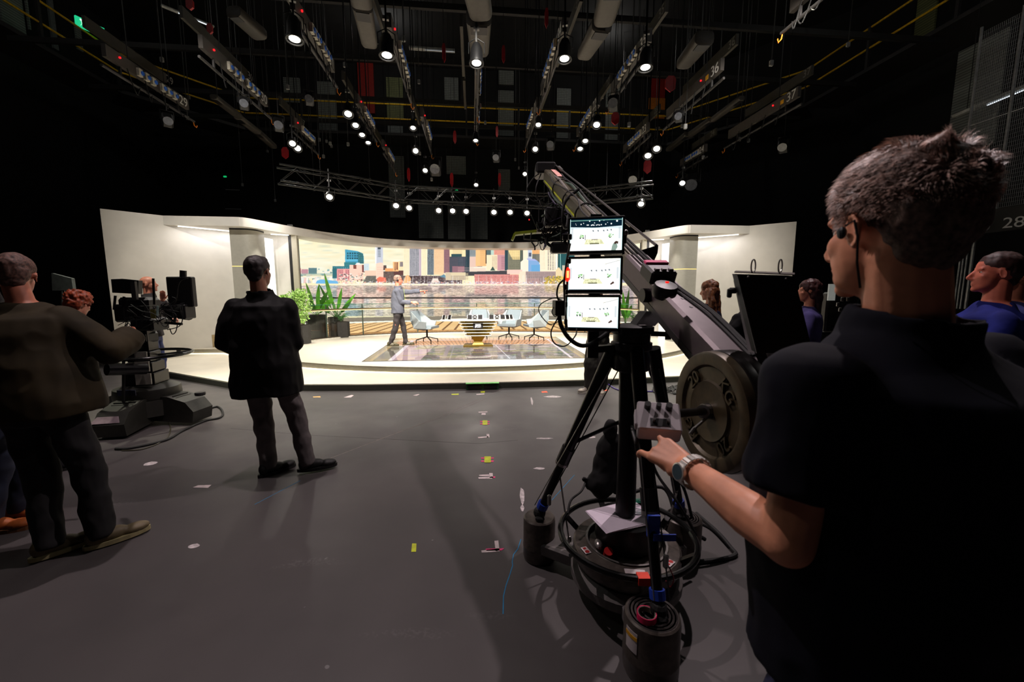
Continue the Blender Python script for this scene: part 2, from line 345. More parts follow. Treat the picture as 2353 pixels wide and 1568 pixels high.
# gantry (walkway) with yellow rails round the room
yel = mat('yellow_rail_paint', (235,190,25), .5); gan = mat('gantry_steel', (36,34,34), .6)
gt = thing('gantry_walkway', 'high walkway with two yellow handrails running round the dark studio walls', 'walkway', M=ROOM)
RP = [(-11.1,-14.0),(-11.1,4.4),(-8.8,7.05),(8.2,7.05),(11.15,3.2),(11.15,-14.0)]
o = MB()
for i in range(5):
    a, b = RP[i], RP[i+1]; t = Vector((b[0]-a[0], b[1]-a[1])).normalized(); n = Vector((-t.y, t.x))
    o.bar((a[0]+n.x*.6,a[1]+n.y*.6,7.82), (b[0]+n.x*.6,b[1]+n.y*.6,7.82), 1.25, .1)
o.build('walkway_floor', gan, gt)
for z in (8.95, 8.4):
    for i in range(5): MB().tube([(*RP[i],z),(*RP[i+1],z)], .028, 8).build('handrail', yel, gt)
for i in range(5):
    a, b = Vector(RP[i]), Vector(RP[i+1]); L_ = (b-a).length; n = max(1, int(L_/2.1))
    for k in range(n+(i == 4)):
        p = a+(b-a)*(k/n); MB().box((p.x,p.y,8.4), (.07,.07,1.15)).build('rail_post', gan, gt)

# ------------------------------------------------------------------ stage
whitefl = mat('white_gloss_floor', (238,230,212), .28, var=.04, nscale=3, spec=.4); fascia = mat('dark_green_grey_edge', (66,66,58), .5, var=.08)
stripm = mat('warm_led_strip', (255,240,205), .4, emit=2.6, var=.01); greyed = mat('grey_step_edge', (150,146,132), .35, var=.05); wsof = mat('warm_white_paint', (226,222,214), .55, var=.03, nscale=4)
st = thing('stage_platform', 'wide low white stage platform with a dark edge under the bright set', 'stage', M=ROOM)
FR = [(-7.75,-1.15),(-5.47,-2.62),(-3.66,-3.76),(-1.8,-3.92),(0,-3.97),(1.8,-3.93),(3.6,-3.78),(5.47,-2.62),(7.75,-1.15)]
poly = FR + [(7.75,4.5),(-7.75,4.5)]
MB().prism(poly, 0, .088).build('edge', fascia, st)
tp = MB().prism([(p[0]*.998,p[1]*.995) for p in poly], .088, .1).build('deck', whitefl, st)
up = thing('stage_step', 'round white upper stage step with a grey glowing edge', 'stage', M=ROOM)
cv, rr = 4.08, 7.27; arc = [(rr*math.sin(math.radians(a)), cv-rr*math.cos(math.radians(a))) for a in range(-46, 47, 2)]
arc = [(-6.85,-.32),(-5.9,-.32)] + [p for p in arc if p[1] < -.45 and abs(p[0]) < 5.6] + [(5.9,-.32),(6.85,-.32)]
MB().prism(arc+[(6.85,4.45),(-6.85,4.45)], .102, .188).build('edge', greyed, up)
MB().prism([(p[0]*.999,p[1]*.997+(0 if p[1]<0 else 0)) for p in arc]+[(6.84,4.44),(-6.84,4.44)], .188, .2).build('deck', whitefl, up)
MB().tube([(p[0]*1.004, p[1]-.015, .108) for p in arc], .008, 6).build('led_strip', stripm, up)
MB().ribbon([(p[0]*.995, p[1]+.02) for p in arc], .2, .2035, -.04).build('trim_line', mat('brown_trim',(95,88,70),.4), up)

# green cable port in the stage edge
gp = thing('cable_port', 'open green lit cable box let into the front of the stage edge', 'box', M=ROOM @ Matrix.Translation((0.02,-4.02,0)))
MB().box((0,.015,.051), (.5,.05,.1)).build('box_body', mat('green_port_paint',(40,90,55),.5), gp)
for x in (-.12,.12): MB().box((x,-.015,.045), (.2,.02,.06)).build('slot', black, gp)
MB().box((0,.0,.104), (.52,.08,.008)).build('lip', mat('lime_tape',(120,215,110),.5), gp)

# ------------------------------------------------------------------ walls of the set
def mir(pts): return [(-x, y) for x, y in pts][::-1]
fr_l = [(-6.92,-.39),(-5.5,-.38),(-5.32,-.36),(-5.22,-.28),(-5.12,-.1),(-4.93,.36),(-4.66,.98),(-4.28,1.65),(-3.75,2.27),(-3.0,2.92),(-2.2,3.28),(-1.34,3.48)]
fr = fr_l + [(0,3.56)] + mir(fr_l)
fr_s = [tuple(p[:2]) for p in spl([Vector((*p,0)) for p in fr], 4)]
cn = thing('set_canopy', 'curved off-white canopy band over the set opening', 'canopy', M=ROOM)
back = [(-6.95,.35),(-5.3,1.6),(-4.9,2.6),(-3.9,3.7),(-2.4,4.35),(0,4.6)]; back = back+mir(back)[1:]
MB().prism(fr_s+[p for p in back][::-1], 3.0, 3.2).build('band', wsof, cn)
cove = mat('cove_led', (255,250,245), .4, emit=2.2, var=.01)
for s in (-1, 1):
    wl = thing('set_wall', ('left' if s < 0 else 'right')+' angled plain off-white side wall of the set', 'wall', M=ROOM)
    P0, P1, P2 = (s*7.6,-1.06), (s*6.9,-.39), (s*5.75,.72)
    q = [P0,P1]; n = (s*.05,.06)
    MB().prism([P0,P1,(P1[0]+n[0],P1[1]+n[1]),(P0[0]+n[0],P0[1]+n[1])], .1, 3.2).build('panel', wsof, wl)
    MB().prism([P1,P2,(P2[0]+n[0],P2[1]+n[1]),(P1[0]+n[0],P1[1]+n[1])], .2, 3.19).build('panel', wsof, wl)
    MB().prism([(s*5.75,.72),(s*5.15,.98),(s*4.745,1.0),(s*4.745,1.1),(s*5.75,1.1)], .2, 3.0).build('panel', wsof, wl)
    MB().prism([(s*6.75,-.2),(s*6.15,.3),(s*5.5,.62),(s*5.5,.72),(s*6.75,-.1)], .2, .5).build('skirting', mat('tan_gloss_skirt',(170,148,108),.2,var=.06), wl)
    c1 = thing('set_column', ('left' if s < 0 else 'right')+' grey rounded column with a thin glowing yellow line', 'column', M=ROOM)
    prof = [(s*5.72,-.08),(s*5.5,-.08)]+[(s*(5.5-.29+.29*math.cos(a)-.0), -.08+.29-.29*math.cos(0)*math.cos(a)) for a in ()]
    for k in range(9):
        a = math.pi/2*k/8; prof.append((s*(5.46-.26*math.sin(a)), .18-.26*math.cos(a)))
    prof += [(s*5.2,.42),(s*5.72,.42)]
    colm = mat('grey_green_column_paint', (176,174,164), .38, var=.03)
    MB().prism(prof, .2, 2.12).build('shaft', colm, c1, smooth=True); MB().prism(prof, 2.135, 2.965).build('shaft', colm, c1, smooth=True)
    MB().prism([(x*.999+s*.004,y+.004) for x,y in prof], 2.12, 2.135).build('led_line', mat('yellow_led_line',(255,226,130),.4,emit=1.1,var=.01), c1)
    MB().prism([(x,y) for x,y in prof], 2.965, 3.0).build('shadow_gap', black, c1)
    lp = MB().prism([(s*5.3,.47),(s*5.22,.47),(s*5.17,.78),(s*5.25,.78)], .2, 2.86).build('light_panel', mat('white_light_panel',(255,253,245),.4,emit=.95,var=.01)); room(lp)
    tag(lp, ('left' if s < 0 else 'right')+' tall narrow white light panel behind the rounded column', 'light panel')
    jb = MB().prism([(s*4.8,1.02),(s*4.79,.93),(s*4.67,.96),(s*4.68,1.06)], .2, 3.0).build('door_jamb', mat('sand_jamb',(190,184,165),.5,var=.03)); room(jb)
    tag(jb, ('left' if s < 0 else 'right')+' upright pale jamb at the end of the city video wall', 'jamb')
    # cove lights under the canopy
    ls = MB().box((0,0,0),(1.3,.03,.015)).build('cove_light', cove); ls.matrix_world = ROOM @ Matrix.Translation((s*6.18,.12,2.985)) @ Matrix.Rotation(-s*math.radians(43),4,'Z'); tag(ls, ('left' if s < 0 else 'right')+' bright cove strip under the canopy by the side wall', 'light')
    l2 = MB().box((0,0,0),(.4,.03,.015)).build('cove_light', cove); l2.matrix_world = ROOM @ Matrix.Translation((s*5.02,.84,2.985)) @ Matrix.Rotation(-s*math.radians(20),4,'Z'); tag(l2, ('left' if s < 0 else 'right')+' short bright cove strip under the canopy beside the jamb', 'light')
    d = light('AREA','cove_area', W(s*6.12,-.02,2.95), W(s*6.45,.25,.3), 5, (1,.97,1), 1.3, .08); d.rotation_euler.z += 0
    d = light('AREA','cove_area', W(s*4.95,.62,2.95), W(s*5.1,.95,.3), 2.5, (1,.97,1), .35, .08)
    light('SPOT','side_wall_light', W(s*5.6,-2.2,4.8), W(s*6.7,-.25,1.3), 90, (1,.88,.66), .1, spot=46, blend=1)

# ------------------------------------------------------------------ video wall (city by the water), a printed-flat picture on a curved screen
def paint_city():
    C = Canvas(660,515,1500,800,2,(246,232,190)); R = C.rect
    for y in range(515,630): R(660,y,1500,y+1,(250-(y-515)*.12,236-(y-515)*.02,190+(y-515)*.18))
    C.noise((2,5,9),40,9,(660,515,1500,630))
    for (x,y,wd,h,a) in [(708,560,26,5,.5),(745,566,34,7,.55),(752,576,30,5,.45),(700,581,16,4,.4),(772,581,20,4,.45),(740,594,40,4,.25),(820,562,20,3,.3),(900,570,22,5,.4),(915,585,24,5,.3),(890,600,24,4,.3),(710,590,30,3,.3)]:
        for k in range(5): R(x-wd*(.5-.06*k)+k*2, y-h*(.5-.1*k), x+wd*(.5-.08*k)-k, y+h*(.5-.1*k), (196,208,190), a*.3)
    def win(x0,y0,x1,y1,dx,dy,c,al=.7,fx=.5,fy=.5):
        y = y0+dy*.3
        while y < y1-dy*.3:
            x = x0+dx*.3
            while x < x1-dx*.2: R(x,y,x+dx*fx,y+dy*fy,c,al*random.uniform(.6,1)); x += dx
            y += dy
    # far left low skyline
    for k in range(60):
        x = 682+random.random()*84; y = 616+random.random()*26; R(x,y,x+random.uniform(2,9),y+random.uniform(1,5),random.choice([(230,235,235),(120,165,170),(225,170,165),(245,225,210),(90,130,130),(200,205,200)]),.8)
    R(684,617,692,630,(225,150,150)); R(693,619,708,630,(190,140,150)); R(709,616,728,630,(90,125,130)); R(686,628,765,634,(150,175,165),.5); R(683,636,768,640,(235,235,225),.7)
    for k in range(50):
        x = 684+random.random()*90; R(x,638+random.random()*12,x+random.uniform(2,8),651,random.choice([(245,245,240),(205,215,215),(235,190,180),(170,185,190)]),.7)
    C.poly([(728,645),(740,642),(775,646),(778,652),(725,652)],(110,180,225))
    # teal glass tower
    C.poly([(793,573),(821,577),(833,582),(836,590),(836,606),(793,606)],(72,158,188)); R(793,596,822,600,(95,185,215)); win(796,579,823,595,5.4,5.6,(30,62,70),.95,.65,.7); C.poly([(823,579),(834,583),(836,606),(823,604)],(48,104,110)); win(824,582,836,604,4,4,(90,170,175),.8,.4,.5)
    R(791,603,818,613,(55,128,135)); R(764,612,803,640,(50,118,130)); win(766,614,803,620,5,4,(130,190,195),.7); R(764,616,774,638,(45,105,115))
    R(774,618,822,645,(228,150,150)); win(777,621,791,643,4,4,(110,70,85),.9); win(793,621,820,643,5,4,(110,70,85),.9); R(789,619,793,645,(245,180,170))
    R(803,609,835,645,(248,206,186)); C.poly([(815,609),(820,604),(826,604),(829,609)],(240,235,228)); R(812,609,819,618,(130,75,65)); R(832,609,838,626,(120,70,65)); R(836,606,848,624,(208,222,226)); win(838,610,848,622,4,4,(150,190,205),.6)
    for k in range(120):
        x = 778+random.random()*62; y = 628+random.random()*22; R(x,y,x+random.uniform(1.5,5),y+random.uniform(1,4),random.choice([(250,215,195),(255,240,225),(120,140,135),(235,190,170),(95,75,75),(235,235,225)]),.85)
    R(838,622,866,636,(248,205,180)); C.poly([(842,634),(868,634),(866,650),(834,650)],(108,106,98)); C.noise(16,2,2,(836,634,868,650))
    R(862,558,865,606,(252,250,246)); R(865,558,880,612,(200,204,216)); R(868,566,875,573,(60,70,80)); 
    for y in range(574,592,2): R(868,y,875,y+1,(125,135,145))
    C.poly([(864,606),(870,604),(879,604),(881,610),(881,642),(864,642)],(252,214,192)); win(866,612,880,640,3,5,(215,160,140),.5); R(881,610,888,621,(92,74,70)); R(885,617,905,625,(246,170,112)); R(881,624,930,650,(104,88,82)); C.noise(14,2,2,(881,624,930,650)); R(905,622,927,632,(96,60,58))
    C.poly([(866,640),(872,636),(886,638),(888,648),(866,650)],(235,120,95))
    R(903,602,916,624,(250,190,130)); R(907,603,909,622,(120,70,60)); R(911,603,914,620,(120,70,60)); R(916,600,927,622,(248,225,180)); R(919,602,926,613,(140,130,130))
    R(927,560,941,634,(252,236,200)); win(928,566,940,632,3,2.6,(205,175,140),.5); R(941,560,963,634,(188,184,190)); win(941.5,566,963,632,2.6,3,(62,72,82),.95,.6,.62); R(963,560,968,634,(198,178,190))
    R(968,560,982,634,(252,238,202)); win(970,568,978,632,3,2.8,(200,165,120),.55); R(982,560,997,632,(132,140,146)); win(982,568,996,630,2.8,3,(52,72,82),.95,.6,.62); C.noise((10,14,14),3,3,(982,566,996,600))
    R(997,560,1020,632,(247,208,164)); win(998,568,1019,628,3,2.8,(190,130,90),.6); R(1020,560,1033,628,(160,118,124)); win(1020,568,1033,626,2.8,3,(82,54,70),.95,.6,.6)
    R(1033,560,1070,592,(250,228,178)); 
    for y in range(571,590,3): R(1040,y,1062,y+1,(190,165,120),.7)
    R(1037,584,1061,592,(42,80,86)); R(1033,590,1070,634,(70,76,88)); win(1034,592,1052,612,3,3,(120,95,105),.7); win(1052,589,1070,612,2.6,2.8,(150,160,170),.7,.3,.3); R(1070,562,1079,630,(40,62,72)); win(1071,572,1074,626,2.5,3,(150,170,175),.6); R(1039,612,1067,630,(150,108,118)); win(1040,614,1066,628,40,3,(225,180,175),.6,.9,.5)
    R(1079,562,1093,592,(150,158,160)); win(1080,572,1092,588,2.4,2.6,(70,80,90),.8); R(1079,590,1097,614,(232,198,182)); R(1097,590,1108,613,(142,102,118)); win(1097,592,1108,612,30,2.8,(205,170,170),.7,.9,.45)
    R(1093,562,1117,612,(248,196,136)); win(1094,572,1116,610,30,2.6,(200,140,85),.6,.9,.4); R(1116,562,1119,606,(70,50,45)); R(1118,562,1128,586,(90,110,112)); R(1128,562,1136,586,(190,215,200)); R(1135,562,1160,588,(240,168,146)); win(1136,572,1160,586,3,2.6,(150,80,75),.75)
    R(1118,586,1143,620,(252,230,194)); win(1130,588,1142,618,3,3,(110,95,75),.85,.55,.55); R(1143,586,1160,622,(204,150,158)); win(1143,588,1160,620,30,2.8,(130,85,98),.7,1,.45); R(1160,562,1168,622,(44,72,82)); 
    R(1168,562,1196,622,(246,220,158)); win(1169,572,1195,598,2.8,2.8,(180,150,95),.65); C.poly([(1167,572),(1170,582),(1178,597),(1196,597),(1196,622),(1167,622)],(136,134,112)); win(1168,590,1195,620,2.8,2.8,(62,60,52),.85); R(1195,568,1203,620,(84,92,84)); win(1196,575,1202,618,2.6,3,(150,150,130),.6)
    R(1202,560,1213,600,(252,236,208)); R(1213,560,1222,598,(196,204,222)); R(1215,581,1221,590,(84,92,116)); R(1223,560,1241,592,(246,186,126)); win(1223,572,1240,590,3,2.6,(185,120,75),.7); R(1223,584,1241,604,(112,112,104)); win(1223,585,1240,604,30,2.6,(160,150,130),.6,.9,.4)
    R(1240,560,1282,624,(252,236,206)); win(1242,572,1252,620,2.6,2.6,(215,185,150),.6); win(1257,574,1282,620,5.4,2.6,(58,62,78),.9,.5,.6); R(1276,568,1281,624,(252,245,225)); R(1282,562,1320,624,(32,84,88)); R(1287,570,1288.5,622,(150,200,190)); R(1300,567,1306,576,(70,165,200))
    C.poly([(1196,602),(1206,594),(1214,596),(1214,624),(1196,624)],(252,240,218)); C.poly([(1209,594),(1228,596),(1238,602),(1241,610),(1241,626),(1214,626),(1214,598)],(132,172,218)); C.poly([(1209,594),(1228,595),(1236,600),(1214,598)],(170,178,226)); R(1221,609,1241,626,(104,168,216))
    for x in range(1196,1214,3): R(x,600,x+.6,624,(210,200,190),.5)
    # right end, seen beside the jib
    R(1320,585,1500,650,(214,196,176)); R(1330,570,1400,650,(224,206,176)); win(1332,572,1400,640,3.2,3,(120,110,100),.8,.5,.5); R(1400,556,1456,650,(150,150,165)); win(1401,560,1456,640,3.2,3,(52,58,84),.95,.62,.6); R(1462,600,1480,650,(226,170,150)); R(1484,575,1500,650,(200,206,214)); R(1405,560,1452,600,(110,90,105)); win(1405,560,1452,640,3,3,(58,44,64),.9,.6,.6)
    # waterfront row
    C.poly([(1062,625),(1165,622),(1172,630),(1172,634),(1062,634)],(64,62,68)); C.poly([(1126,622),(1132,612),(1138,622)],(58,84,78)); R(1080,616,1116,624,(236,214,196)); R(1165,620,1200,630,(245,205,190))
    R(1090,631,1192,654,(228,148,140)); win(1090,633,1192,652,3.4,3.6,(120,60,66),.8,.5,.5); C.noise((12,10,10),2,2,(1090,631,1192,654)); R(930,634,1062,652,(96,80,82)); C.noise(26,4,5,(930,632,1062,652)); C.poly([(925,650),(932,634),(938,632),(944,640),(944,652)],(240,180,120)); C.poly([(994,640),(1006,640),(1010,650),(990,650)],(236,220,205)); C.poly([(1010,636),(1020,630),(1030,640)],(96,140,160)); R(1024,626,1070,644,(214,196,166)); win(1024,634,1070,644,40,2.4,(130,110,100),.7,1,.4); win(1024,628,1048,633,40,2.4,(250,230,180),.9,1,.5)
    R(1194,624,1208,654,(250,224,198)); R(1208,624,1282,654,(176,152,148)); win(1208,626,1282,652,2.8,3.4,(70,66,72),.85,.5,.5); R(1208,640,1240,654,(220,178,172),.5); win(1208,640,1240,652,3.2,3.6,(110,70,80),.8)
    C.poly([(1277,620),(1284,614),(1292,624),(1292,642),(1277,642)],(238,214,168)); R(1292,610,1320,654,(200,190,170))
    for k in range(160): x = 1250+random.random()*44; y = 634+random.random()*17+max(0,(1262-x))*.3; R(x,y,x+3,y+2.5,random.choice([(216,182,60),(184,158,56),(236,196,92),(120,120,60)]),.9)
    for k in range(420):   # boats and masts
        x = 786+random.random()*500; y = 646+random.random()*8; R(x,y,x+random.uniform(1,5),y+random.uniform(.6,2.4),random.choice([(255,250,245),(240,232,236),(206,204,228),(255,240,220),(150,150,190),(226,160,150)]),.8)
    for k in range(90): x = 880+random.random()*380; h = random.uniform(6,20); R(x,652-h,x+.6,653,(255,250,240),.6)
    R(780,652,1300,655,(250,238,232),.55); R(1246,655,1268,657,(245,240,235),.9)
    # water with the mirrored shore
    y0 = 656; a = C.iy(y0)
    for j in range(a, C.iy(727)):
        t = j-a; src = np.clip(a-2-int(t*1.05), 0, a-2); row = C.a[max(0,src-14):src+1].mean(0); kern = np.ones(9)/9
        row = np.stack([np.convolve(row[:,c], kern, 'same') for c in range(3)], 1); k = .42; C.a[j] = row*k*.92+np.array((204,182,170))*(1-k)
    C.noise((26,22,20),5,.9,(660,y0,1500,727)); C.noise((20,18,17),14,1.6,(660,y0,1500,727)); C.noise((9,8,7),2.2,.6,(660,y0,1500,727))
    R(660,683.6,1500,686.4,(26,22,20)); C.a[:, :] = np.clip(C.a, 0, 255)
    for x0 in (742,842,942,1042,1142,1242,1342,1442): R(x0,686,x0+1,727,(120,120,120),.4)
    # balcony: kerb and decking running away from the room
    C.poly([(660,734),(900,728),(1100,726),(1300,726),(1500,732),(1500,742),(1300,735),(1100,735),(900,737),(660,744)],(140,126,112))
    C.poly([(660,744),(900,737),(1100,735),(1300,735),(1500,742),(1500,745),(1300,738),(1100,738),(900,740),(660,748)],(250,246,236))
    C.poly([(660,748),(900,740),(1100,738),(1300,738),(1500,745),(1500,800),(660,800)],(248,200,142))
    ys, xs = np.mgrid[0:C.h,0:C.w]; X = xs/C.k+C.x0; Y = ys/C.k+C.y0; top = np.interp(X[0],[660,900,1100,1300,1500],[748,740,738,738,745]); dk = (Y > top[None,:])
    q = (X-1100)/np.maximum(Y-686, 1)*2.6; fr_ = np.abs((q % 1)-.5); C.a[dk & (fr_ > .40)] = (128,84,52); tone = (np.sin(np.floor(q)*12.9898)*43758.5) % 1; C.a[dk] *= (.93+.1*tone[dk])[:,None]
    return C
city = paint_city()
sc_l = [(-4.76,.98),(-4.92,1.7),(-4.75,2.4),(-4.2,3.1),(-3.2,3.66),(-1.7,4.05)]; sc_c = spl([Vector((*p,0)) for p in sc_l+[(0,4.16)]+mir(sc_l)], 24)
L_ = np.array([0]+list(np.cumsum([(sc_c[i+1]-sc_c[i]).length for i in range(len(sc_c)-1)]))); NX, NZ = 1150, 330
tt = np.linspace(0, L_[-1], NX); cu = np.interp(tt, L_, [p.x for p in sc_c]); cvv = np.interp(tt, L_, [p.y for p in sc_c]); zz = np.linspace(.202, 3.26, NZ)
U2, Z2 = np.meshgrid(cu, zz); V2, _ = np.meshgrid(cvv, zz); WX = ORG[0]+U2*CA-V2*SA; WY = ORG[1]+U2*SA+V2*CA; px, py = PROJ(WX, WY, Z2)
VV = np.stack([U2.ravel(), V2.ravel(), Z2.ravel()], 1)
vw = thing('video_wall', 'curved video wall showing a city skyline across water and decking', 'screen', M=ROOM)
attr_mesh('screen', VV, grid_faces(NX, NZ), srgb2lin(city.sample(px.ravel(), py.ravel())), vw, .6, 1.12, .1)
MB().ribbon([(p.x,p.y+.012) for p in sc_c], .2, 3.27, .12).build('housing', black, vw)
dk = MB().prism([(p[0]*.985,p[1]) for p in [(-4.7,1.35),(-3.8,2.25),(-3.0,2.7),(-1.5,3.08),(0,3.2),(1.5,3.08),(3.0,2.7),(3.8,2.25),(4.7,1.35)]]+[(p.x*.998,p.y-.01) for p in sc_c][::-8], .2, .206).build('decking_strip', mat('honey_deck_boards',(205,150,95),.5,stretch=(14,1,1),nscale=1.5,lo=(150,100,60))); room(dk)
tag(dk, 'strip of brown decking boards between the glass balustrade and video wall', 'decking')

# ------------------------------------------------------------------ glass balustrade
gm = bpy.data.materials.new('clear_glass'); gm.use_nodes = True; N = gm.node_tree.nodes; L = gm.node_tree.links; out = N['Material Output']; N.remove(N['Principled BSDF'])
tr = N.new('ShaderNodeBsdfTransparent'); tr.inputs[0].default_value = (.95,.985,.965,1); gl = N.new('ShaderNodeBsdfGlossy'); gl.inputs[1].default_value = .04; lw = N.new('ShaderNodeFresnel'); lw.inputs[0].default_value = 1.35
mx = N.new('ShaderNodeMixShader'); L.new(lw.outputs[0], mx.inputs[0]); L.new(tr.outputs[0], mx.inputs[1]); L.new(gl.outputs[0], mx.inputs[2]); L.new(mx.outputs[0], out.inputs[0])
gedge = mat('green_glass_edge', (70,140,115), .2, var=.05)
bl = [(-4.62,1.02),(-4.35,1.52),(-3.82,2.12),(-3.0,2.6),(-1.6,2.98)]; bc = spl([Vector((*p,0)) for p in bl+[(0,3.1)]+mir(bl)], 10)
gb = thing('glass_balustrade', 'long curved glass balustrade with a slim brass handrail before the video wall', 'balustrade', M=ROOM)
bs = [(p.x,p.y) for p in bc]; nseg = 8; per = (len(bs)-1)/nseg
for k in range(nseg):
    a = int(round(k*per)); b = int(round((k+1)*per))+1; seg = bs[a:b]
    MB().ribbon(seg, .23, 1.17, .012).build('glass_pane', gm, gb)
    MB().tube([(x,y,1.173) for x,y in seg], .007, 6).build('pane_edge', gedge, gb)
    x, y = seg[0]
    if k: MB().box((x,y-.01,.69), (.028,.03,.95)).build('post', mat('dark_green_post',(70,82,72),.35), gb)
MB().tube([(x,y-.06,1.035) for x,y in bs], .019, 8).build('handrail', mat('bronze_rail',(118,100,70),.35,.5), gb)
MB().tube([(x,y-.065,1.008) for x,y in bs], .009, 6).build('led_line', mat('pale_gold_led',(255,238,170),.4,emit=1.0,var=.01), gb)
MB().ribbon([(x,y-.05) for x,y in bs], .2, .245, .09).build('track', mat('bronze_track',(92,80,66),.35,.4), gb)
MB().ribbon([(x,y-.09) for x,y in bs], .2, .225, .02).build('track_lip', mat('pale_track_lip',(225,222,210),.35), gb)

# ------------------------------------------------------------------ floor screen
def paint_floor():
    C = Canvas(-2.25,-2.4,2.25,1.5,110,(112,98,100)); R = C.rect   # y axis = v
    C.noise((40,36,36),.35,.12); C.noise((34,32,30),.12,.05); C.noise((16,14,15),.03,.02)
    for k in range(70):
        x = random.uniform(-1.7,2.0); y = random.uniform(-2.3,-.2); wd = random.uniform(.15,.6); h = random.uniform(.04,.22); c = random.choice([(205,180,190),(70,78,58),(96,104,74),(56,50,54),(180,160,168),(120,126,96),(150,130,140)])
        C.poly([(x,y),(x+wd,y+random.uniform(-.05,.05)),(x+wd*.9,y+h),(x+.05,y+h)], c, .75)
    C.poly([(-1.75,-2.35),(-1.15,-2.35),(-1.05,-.25),(-1.7,-.25)],(214,178,182),.9); R(-1.72,-1.2,-1.05,-1.0,(190,160,165)); C.poly([(-1.5,-.9),(-1.0,-.7),(-.6,-.3),(-1.4,-.25)],(200,190,130),.6)
    for k in range(220): x = random.choice([random.gauss(-.7,.25),random.gauss(1.35,.35)]); y = random.gauss(-1.55,.3); R(x,y,x+.1,y+.05,random.choice([(72,96,30),(44,56,24),(120,130,50)]),.9)
    C.line(-1.6,-1.75,1.0,-1.25,.035,(214,190,80)); C.line(1.0,-1.25,2.1,-1.7,.03,(214,200,60)); C.line(.9,-.4,2.0,-.9,.03,(200,190,80)); C.line(-2.2,-1.9,-1.7,-1.8,.03,(220,190,60))
    R(-.75,-2.35,-.66,-.2,(120,110,114)); R(-.60,-2.35,-.57,-.2,(150,140,144),.8); C.line(.6,-2.35,.42,-.2,.02,(230,225,228))
    R(-2.25,-.12,2.25,1.5,(226,160,112)); 
    for k in range(-30,31): C.line(k*.115,1.5,k*.085,-.12,.012,(96,58,40))
    R(-2.25,.86,2.25,.92,(240,205,190)); R(-1.95,.9,1.95,.96,(248,222,212)); R(-2.25,-.18,2.25,-.12,(225,205,200))
    R(-2.25,-2.4,-2.05,1.5,(176,146,96)); R(2.05,-2.4,2.25,1.5,(176,150,104)); R(-2.25,-2.4,-2.12,1.5,(150,128,90)); R(2.12,-2.4,2.25,1.5,(150,130,96))
    C.line(-1.72,-2.4,-1.72,.95,.09,(240,220,228)); C.line(1.85,-2.4,1.9,.95,.06,(240,220,228)); R(-2.05,-2.4,-1.78,-.2,(96,88,74)); R(-2.25,-2.4,2.25,-2.36,(150,140,130))
    C.a = np.clip(C.a,0,255); return C
fc = paint_floor(); nx, ny = 460, 400; xs, ys = np.meshgrid(np.linspace(-2.22,2.22,nx), np.linspace(-2.38,1.48,ny))
tw = 1+(.04*(ys+2.38)/3.86)
fs = thing('floor_screen', 'glossy rectangular floor screen showing an aerial map picture under the desk', 'screen', M=ROOM)
attr_mesh('screen', np.stack([(xs*tw).ravel(), ys.ravel(), np.full(xs.size,.2065)],1), grid_faces(nx,ny), srgb2lin(fc.sample(xs.ravel(),ys.ravel()))*.85, fs, .06, 1.0, .8)
MB().prism([(-2.24,-2.4),(2.24,-2.4),(2.33,1.5),(-2.33,1.5)], .2, .2055).build('frame', dgrey, fs)

# ------------------------------------------------------------------ desk
gold = mat('brushed_gold', (150,120,40), .3, .8, var=.1, stretch=(1,1,8)); gold_d = mat('dark_gold', (112,88,22), .35, .6, var=.08)
edge_glow = mat('desk_led_edge', (255,250,230), .3, emit=1.6, var=.01); clear_top = mat('pale_desk_top', (214,212,196), .12, var=.04)
dt = thing('presenter_desk', 'small presenter desk of stacked gold layers with glowing white edges', 'desk', M=ROOM @ Matrix.Translation((0,-.25,.2065)))
MB().prism([(-.36,-.26),(.36,-.26),(.33,.2),(-.33,.2)], 0, .03).build('base_plate', gold_d, dt)
MB().add([(-.14,-.1,.03),(.14,-.1,.03),(.14,.14,.03),(-.14,.14,.03),(-.1,-.06,.11),(.1,-.06,.11),(.1,.1,.11),(-.1,.1,.11),(-.19,-.13,.27),(.19,-.13,.27),(.19,.15,.27),(-.19,.15,.27)],
  [(3,2,1,0)]+[(a+i,a+(i+1)%4,a+4+(i+1)%4,a+4+i) for a in (0,4) for i in range(4)]+[(8,9,10,11)]).build('pedestal', gold_d, dt)
for k in range(5):
    wd = .64+.07*k; z = .255+.077*k; dp = .42+.03*k
    def rr_(w_, d_, c=.1): return [(-w_/2+c,-d_/2),(w_/2-c,-d_/2),(w_/2,-d_/2+c),(w_/2,d_/2-c),(w_/2-c,d_/2),(-w_/2+c,d_/2),(-w_/2,d_/2-c),(-w_/2,-d_/2+c)]
    ly = MB().prism(rr_(wd,dp), z, z+.016).build('layer', clear_top, dt); MB().prism(rr_(wd+.012,dp+.012), z+.002, z+.013).build('led_edge', edge_glow, ly)
    MB().prism(rr_(wd-.08,dp-.06), z+.016, z+.062).build('gold_band', gold, dt)
MB().prism([(-.92,-.1),(-.5,-.42),(.5,-.42),(.92,-.1),(.9,.25),(.4,.42),(-.4,.42),(-.9,.25)], .635, .65).build('tabletop', clear_top, dt)
MB().prism([(-.3,-.2),(.3,-.2),(.3,.2),(-.3,.2)], .62, .636).build('top_support', gold, dt)
sg = MB().box((0,-.33,.515), (.235,.03,.125)).build('sign', mat('sign_black',(16,14,18),.4), dt)
wt = mat('sign_white', (250,250,250), .5, emit=.9, var=.01)
for i, ch in enumerate('BBC'):
    q = MB().box((-.045+.045*i,-.349,.54), (.037,.004,.037)).build('sign_block', wt, sg)
    textobj('sign_letter', ch, .034, Matrix.Translation((-.045+.045*i,-.3515,.54)) @ Matrix.Rotation(math.pi/2,4,'X'), mat('sign_black',(16,14,18),.4), sg, .0006)
